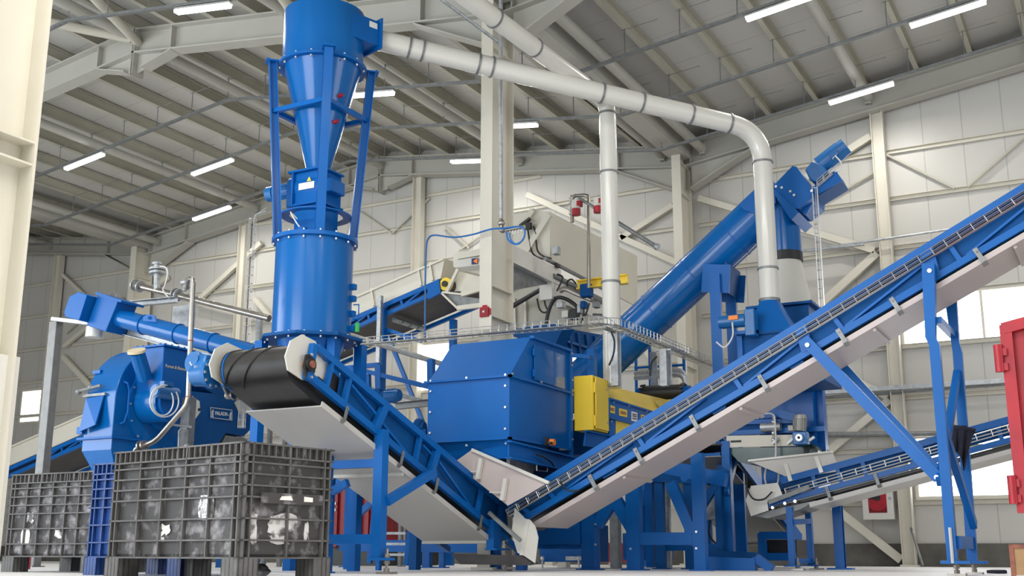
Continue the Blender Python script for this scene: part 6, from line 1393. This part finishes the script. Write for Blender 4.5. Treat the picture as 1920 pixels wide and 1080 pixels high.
for x, b, y0 in ((671, 11.5, 650), (1154, 12.22, 620), (1245, 13.0, 655)):
    a_ = P(x, 680, b=b).x; zlo = {671: 0, 1154: P(1154, 724, b=b).z, 1245: P(1245, 724, b=b).z}[x]
    if x == 1154: MB().box(min(sa, a_)-.02, a_, b-.02, b+.02, zlo, zlo+.03).box(a_-.03, a_+.03, min(b, b if x == 1245 else 11.9), b, P(x, y0, b=b).z-.03, P(x, y0, b=b).z).build('outrigger', 'galv_dull', t)
    MB().cchan((a_, b, zlo), (a_, b, P(x, y0, b=b).z), .09, .08, .006, up=(0, 1, 0)).box(a_-.1, a_+.1, b-.02, b+.02, P(x, y0, b=b).z-.02, P(x, y0, b=b).z).build('tray_post', 'galv', t)
a_ = P(1152, 680, b=12.15).x
MB().path(curve_pts([P(1146, 622, b=12.05), P(1152, 640, b=12.05), P(1150, 665, b=12.05), P(1142, 685, b=12.05)], 5), .011, 6).build('cable', 'black', t)
MB().path(curve_pts([P(1232, 668, b=12.9), P(1222, 680, b=12.9), P(1219, 705, b=12.9)], 5), .012, 6).build('cable', 'black', t)
# second grey tray lower left of the box + blue rails
t = thing('cable_duct', 'dark pipe run sloping right below the wire tray, left of the big blue box', 'pipe', P(760, 560, b=13.5))
MB().cyl(P(655, 628, b=13.2), P(830, 683, b=13.2), .04, n=10).cyl(P(655, 634, b=13.3), P(800, 672, b=13.3), .015, n=8).build('pipe', 'galv_dull', t)
one('perforated_tray', MB().cchan(P(738, 762, b=12.6), P(806, 755, b=12.6), .08, .09, .006).cchan(P(748, 740, b=12.9), P(806, 756, b=12.9), .05, .06, .006), 'galv_dull', 'short grey perforated tray left of the big blue box at belt height', 'cable tray')
t = frame('guard_railing', 'light blue square tube frame just left of the big blue box above the short conveyor', 'frame', [(650, 690, 710, 684, 8, 'cross_beam'), (710, 684, 711, 735, 12, 'post'), (690, 702, 691, 730, 9, 'post'), (662, 690, 808, 727, 8, 'cross_beam'), (808, 674, 809, 724, 13, 'post')], 11.2)
MB().box(P(665, 688, b=11.2).x-.04, P(665, 688, b=11.2).x+.04, 11.16, 11.24, 0, P(665, 690, b=11.2).z).build('leg', 'blue', t)
t = thing('gear_motor', 'blue motor with cooling fins just above the short conveyor, left of the big box', 'motor', P(735, 742, b=10.6))
mp = P(735, 742, b=10.6)
mbb = MB().cyl(mp+V(-.07, 0, -.0), mp+V(.08, 0, 0), .072, n=22).cyl(mp+V(.08, 0, 0), mp+V(.10, 0, 0), .065, n=22)
for i in range(14): mbb.beam(mp+V(-.06, .075*math.cos(i*PI/7), .075*math.sin(i*PI/7)), mp+V(.06, .075*math.cos(i*PI/7), .075*math.sin(i*PI/7)), .006, .014, up=(0, math.cos(i*PI/7), math.sin(i*PI/7)))
mbb.build('motor', 'motor_blue', t); MB().cyl(mp+V(-.16, 0, .01), mp+V(-.07, 0, .01), .05, n=18).box(mp.x-.24, mp.x-.14, mp.y-.05, mp.y+.05, mp.z-.1, mp.z+.09).build('gearbox', 'blue_deep', t, bevel=.01)
sx_ = P(711, 1000, b=mp.y).x; MB().box(sx_-.025, sx_+.025, mp.y-.02, mp.y+.03, 0, mp.z-.1).box(min(sx_, mp.x-.24), max(sx_, mp.x-.14), mp.y-.03, mp.y+.03, mp.z-.12, mp.z-.1).build('stand', 'blue', t)
t = thing('coupling_unit', 'small blue pump group peeking above the short conveyor, left of the box base', 'machine', P(785, 800, b=11.2))
pp = P(783, 800, b=11.2); MB().cyl(pp+V(-.12, 0, 0), pp+V(.1, 0, 0), .05, n=14).ball(pp+V(.02, 0, .03), .07).box(pp.x-.16, pp.x+.15, pp.y-.06, pp.y+.06, pp.z-.12, pp.z-.04).build('pump', 'blue_deep', t)
MB().box(pp.x-.05, pp.x+.05, pp.y-.05, pp.y+.05, 0, pp.z-.12).build('stand', 'blue_deep', t)
# ================================================================ siren, compressed-air manifold and hose on the column
cb = WB-BAY-.1-.25
t = thing('alarm_siren', 'small red square alarm siren fixed on the central cream column', 'siren', P(910, 584, b=cb))
p = P(910, 584, b=cb-.02)
MB().box(p.x-.06, p.x+.06, p.y-.04, p.y+.02, p.z-.07, p.z+.05).box(p.x-.03, p.x+.03, p.y-.03, p.y+.01, p.z+.05, p.z+.075).box(p.x+.05, p.x+.085, p.y-.02, p.y+.02, p.z-.05, p.z+.03).build('case', 'red', t, bevel=.006)
MB().box(p.x-.045, p.x+.045, p.y-.044, p.y-.04, p.z-.055, p.z+.035).build('horn', 'red_dark', t); MB().cyl(p+V(0, -.05, -.01), p+V(0, -.044, -.01), .014, n=12).build('driver', 'duct_white', t)
t = thing('air_manifold', 'chrome air manifold with small taps on the central column, with its drop pipe', 'manifold', P(950, 430, b=cb))
bm2 = cb-.05
MB().cyl(P(939, 410, b=bm2), P(939, -10, b=bm2+.0), .026, n=12).build('drop_pipe', 'galv', t)
MB().cyl(P(948, 432, b=bm2-.05), P(984, 425, b=bm2-.05), .024, n=12).build('header', 'steel', t)
MB().ball(P(940, 418, b=bm2-.02), .045).ball(P(942, 431, b=bm2-.02), .04).cyl(P(939, 412, b=bm2-.02), P(941, 434, b=bm2-.02), .025, n=10).build('regulator', 'steel', t)
for k in range(6): pq_ = P(951+k*5.6, 432-k*1.1, b=bm2-.05); MB().cyl(pq_, pq_+V(0, -.01, -.07), .009, n=8).ball(pq_+V(0, -.012, -.04), .014).build('tap', 'duct_white', t)
t = thing('air_hose', 'blue air hose looping from the column manifold and hanging down behind the machines', 'hose', P(797, 600, b=bm2))
pts = [(797, 640), (797, 560), (799, 470), (803, 448), (815, 441), (850, 445), (885, 440), (920, 430), (945, 428), (975, 425), (984, 434), (980, 450), (966, 458), (953, 450), (949, 435)]
MB().path(curve_pts([P(x, y, b=bm2-.08) for x, y in pts], 6), .011, 6).build('hose', 'hose_blue', t)
MB().path(curve_pts([P(x, y, b=bm2-.1) for x, y in ((955, 436), (958, 450), (970, 458), (982, 446), (984, 430))], 6), .010, 6).build('hose', 'hose_blue', t)
# white cladding box round the foot of the near left column
zt_ = P(20, 628, b=WB-2*BAY-.45).z
ccx = VA+.03
one('column_guard', MB().box(ccx-.24, ccx+.10, WB-2*BAY-.50, WB-2*BAY+.12, 0, zt_), 'duct_white', 'white sheet guard boxed around the foot of the near left cream column', 'guard')
# ================================================================ fire hose cabinet on the right wall
fb = WB-.28
t = thing('fire_hose_cabinet', 'white fire hose cabinet with a red reel on the end wall, lower right', 'cabinet', P(1645, 975, b=fb))
x0, x1 = P(1616, 930, b=fb).x, P(1674, 930, b=fb).x; z1_, z0_ = P(1640, 907, b=fb).z, P(1640, 974, b=fb).z
MB().box(x0, x1, fb+.03, WB-.05, z0_, z1_).build('case', 'duct_white', t)
wx0, wx1, wz0, wz1 = x0+.09, x1-.10, z0_+.10, z1_-.06
MB().box(x0, x1, fb, fb+.03, z0_, wz0).box(x0, x1, fb, fb+.03, wz1, z1_).box(x0, wx0, fb, fb+.03, wz0, wz1).box(wx1, x1, fb, fb+.03, wz0, wz1).build('door', 'duct_white', t)
MB().box(wx0, wx1, fb+.028, fb+.032, wz0, wz1).build('back_panel', 'red_dark', t)
MB().cyl(((wx0+wx1)/2+.0, fb+.005, (wz0+wz1)/2), ((wx0+wx1)/2+.0, fb+.027, (wz0+wz1)/2), .17, n=30).build('hose_reel', 'red', t)
MB().cyl(((wx0+wx1)/2+.0, fb-.004, (wz0+wz1)/2+.04), ((wx0+wx1)/2+.0, fb+.004, (wz0+wz1)/2+.04), .05, n=16).box(wx0+.01, (wx0+wx1)/2, fb-.002, fb+.004, (wz0+wz1)/2+.02, (wz0+wz1)/2+.05).build('hub', 'black', t)
MB().cyl((x1-.045, fb-.015, (z0_+z1_)/2+.05), (x1-.045, fb, (z0_+z1_)/2+.05), .022, n=14).build('latch', 'galv', t)
# ================================================================ red container at the right edge
t = thing('red_container', 'bright red steel container door with hinges at the right edge of the picture', 'container', gpt(1900, 9.6))
pa = P(1885, 600, b=9.9)
xa0 = P(1898, 800, b=9.9).x
zt = P(1884, 618, b=9.9).z; zb_ = P(1912, 950, b=9.9).z
MB().box(xa0+.02, xa0+2.0, 9.9, 11.2-.75, zb_, zt).build('body', 'red', t)
MB().box(xa0-.02, xa0+.07, 9.84, 9.93, zb_-.05, zt+.03).build('corner_post', 'red', t)
MB().beam((xa0, 9.87, zt), (xa0+.5, 9.87, zt+.10), .09, .07, up=(0, 1, 0)).build('top_rail', 'red', t)
for k in (1, 2, 3, 4): MB().box(xa0+.12*k+.05, xa0+.12*k+.09, 9.85, 9.9, zb_, zt).build('rib', 'red_dark', t)
for y in (672, 918):
    p = P(1873+(y-672)*.105, y, b=9.82); MB().cyl(p+V(0, 0, -.11), p+V(0, 0, .11), .035, n=14).box(p.x, xa0+.02, p.y-.01, p.y+.02, p.z-.1, p.z-.04).box(p.x, xa0+.02, p.y-.01, p.y+.02, p.z+.02, p.z+.08).build('hinge', 'red', t)
MB().box(xa0+.5, xa0+2.0, 9.95, 10.4, 0.02, zb_).build('underframe', 'black', t)
t = thing('wooden_crate', 'brown cardboard and wood crate at the lower right corner below the red container', 'crate', gpt(1915, 9.3))
p = gpt(1897, 9.35); zc1_ = P(1900, 1023, b=p.y).z
MB().box(p.x, p.x+.6, p.y, p.y+.4, .02, zc1_).build('box_body', 'carton', t)
MB().box(p.x-.005, p.x+.03, p.y-.01, p.y, .0, zc1_+.01).box(p.x-.005, p.x+.6, p.y-.012, p.y, zc1_-.02, zc1_+.01).build('batten', 'rust', t)
one('floor_cloth', MB().prism([gpt(1850, 11.6), gpt(1870, 11.3), gpt(1888, 11.4), gpt(1884, 12.0), gpt(1860, 12.0)], (0, 0, .03)), 'cloth_navy', 'dark blue rag lying on the floor near the long conveyor feet, right', 'cloth')
one('leaning_rod', MB().cyl(P(1708, 990, b=WB-.15), P(1730, 1060, b=WB-.7), .02, n=8), 'galv_dull', 'thin dark rod leaning on the wall post at lower right', 'rod')
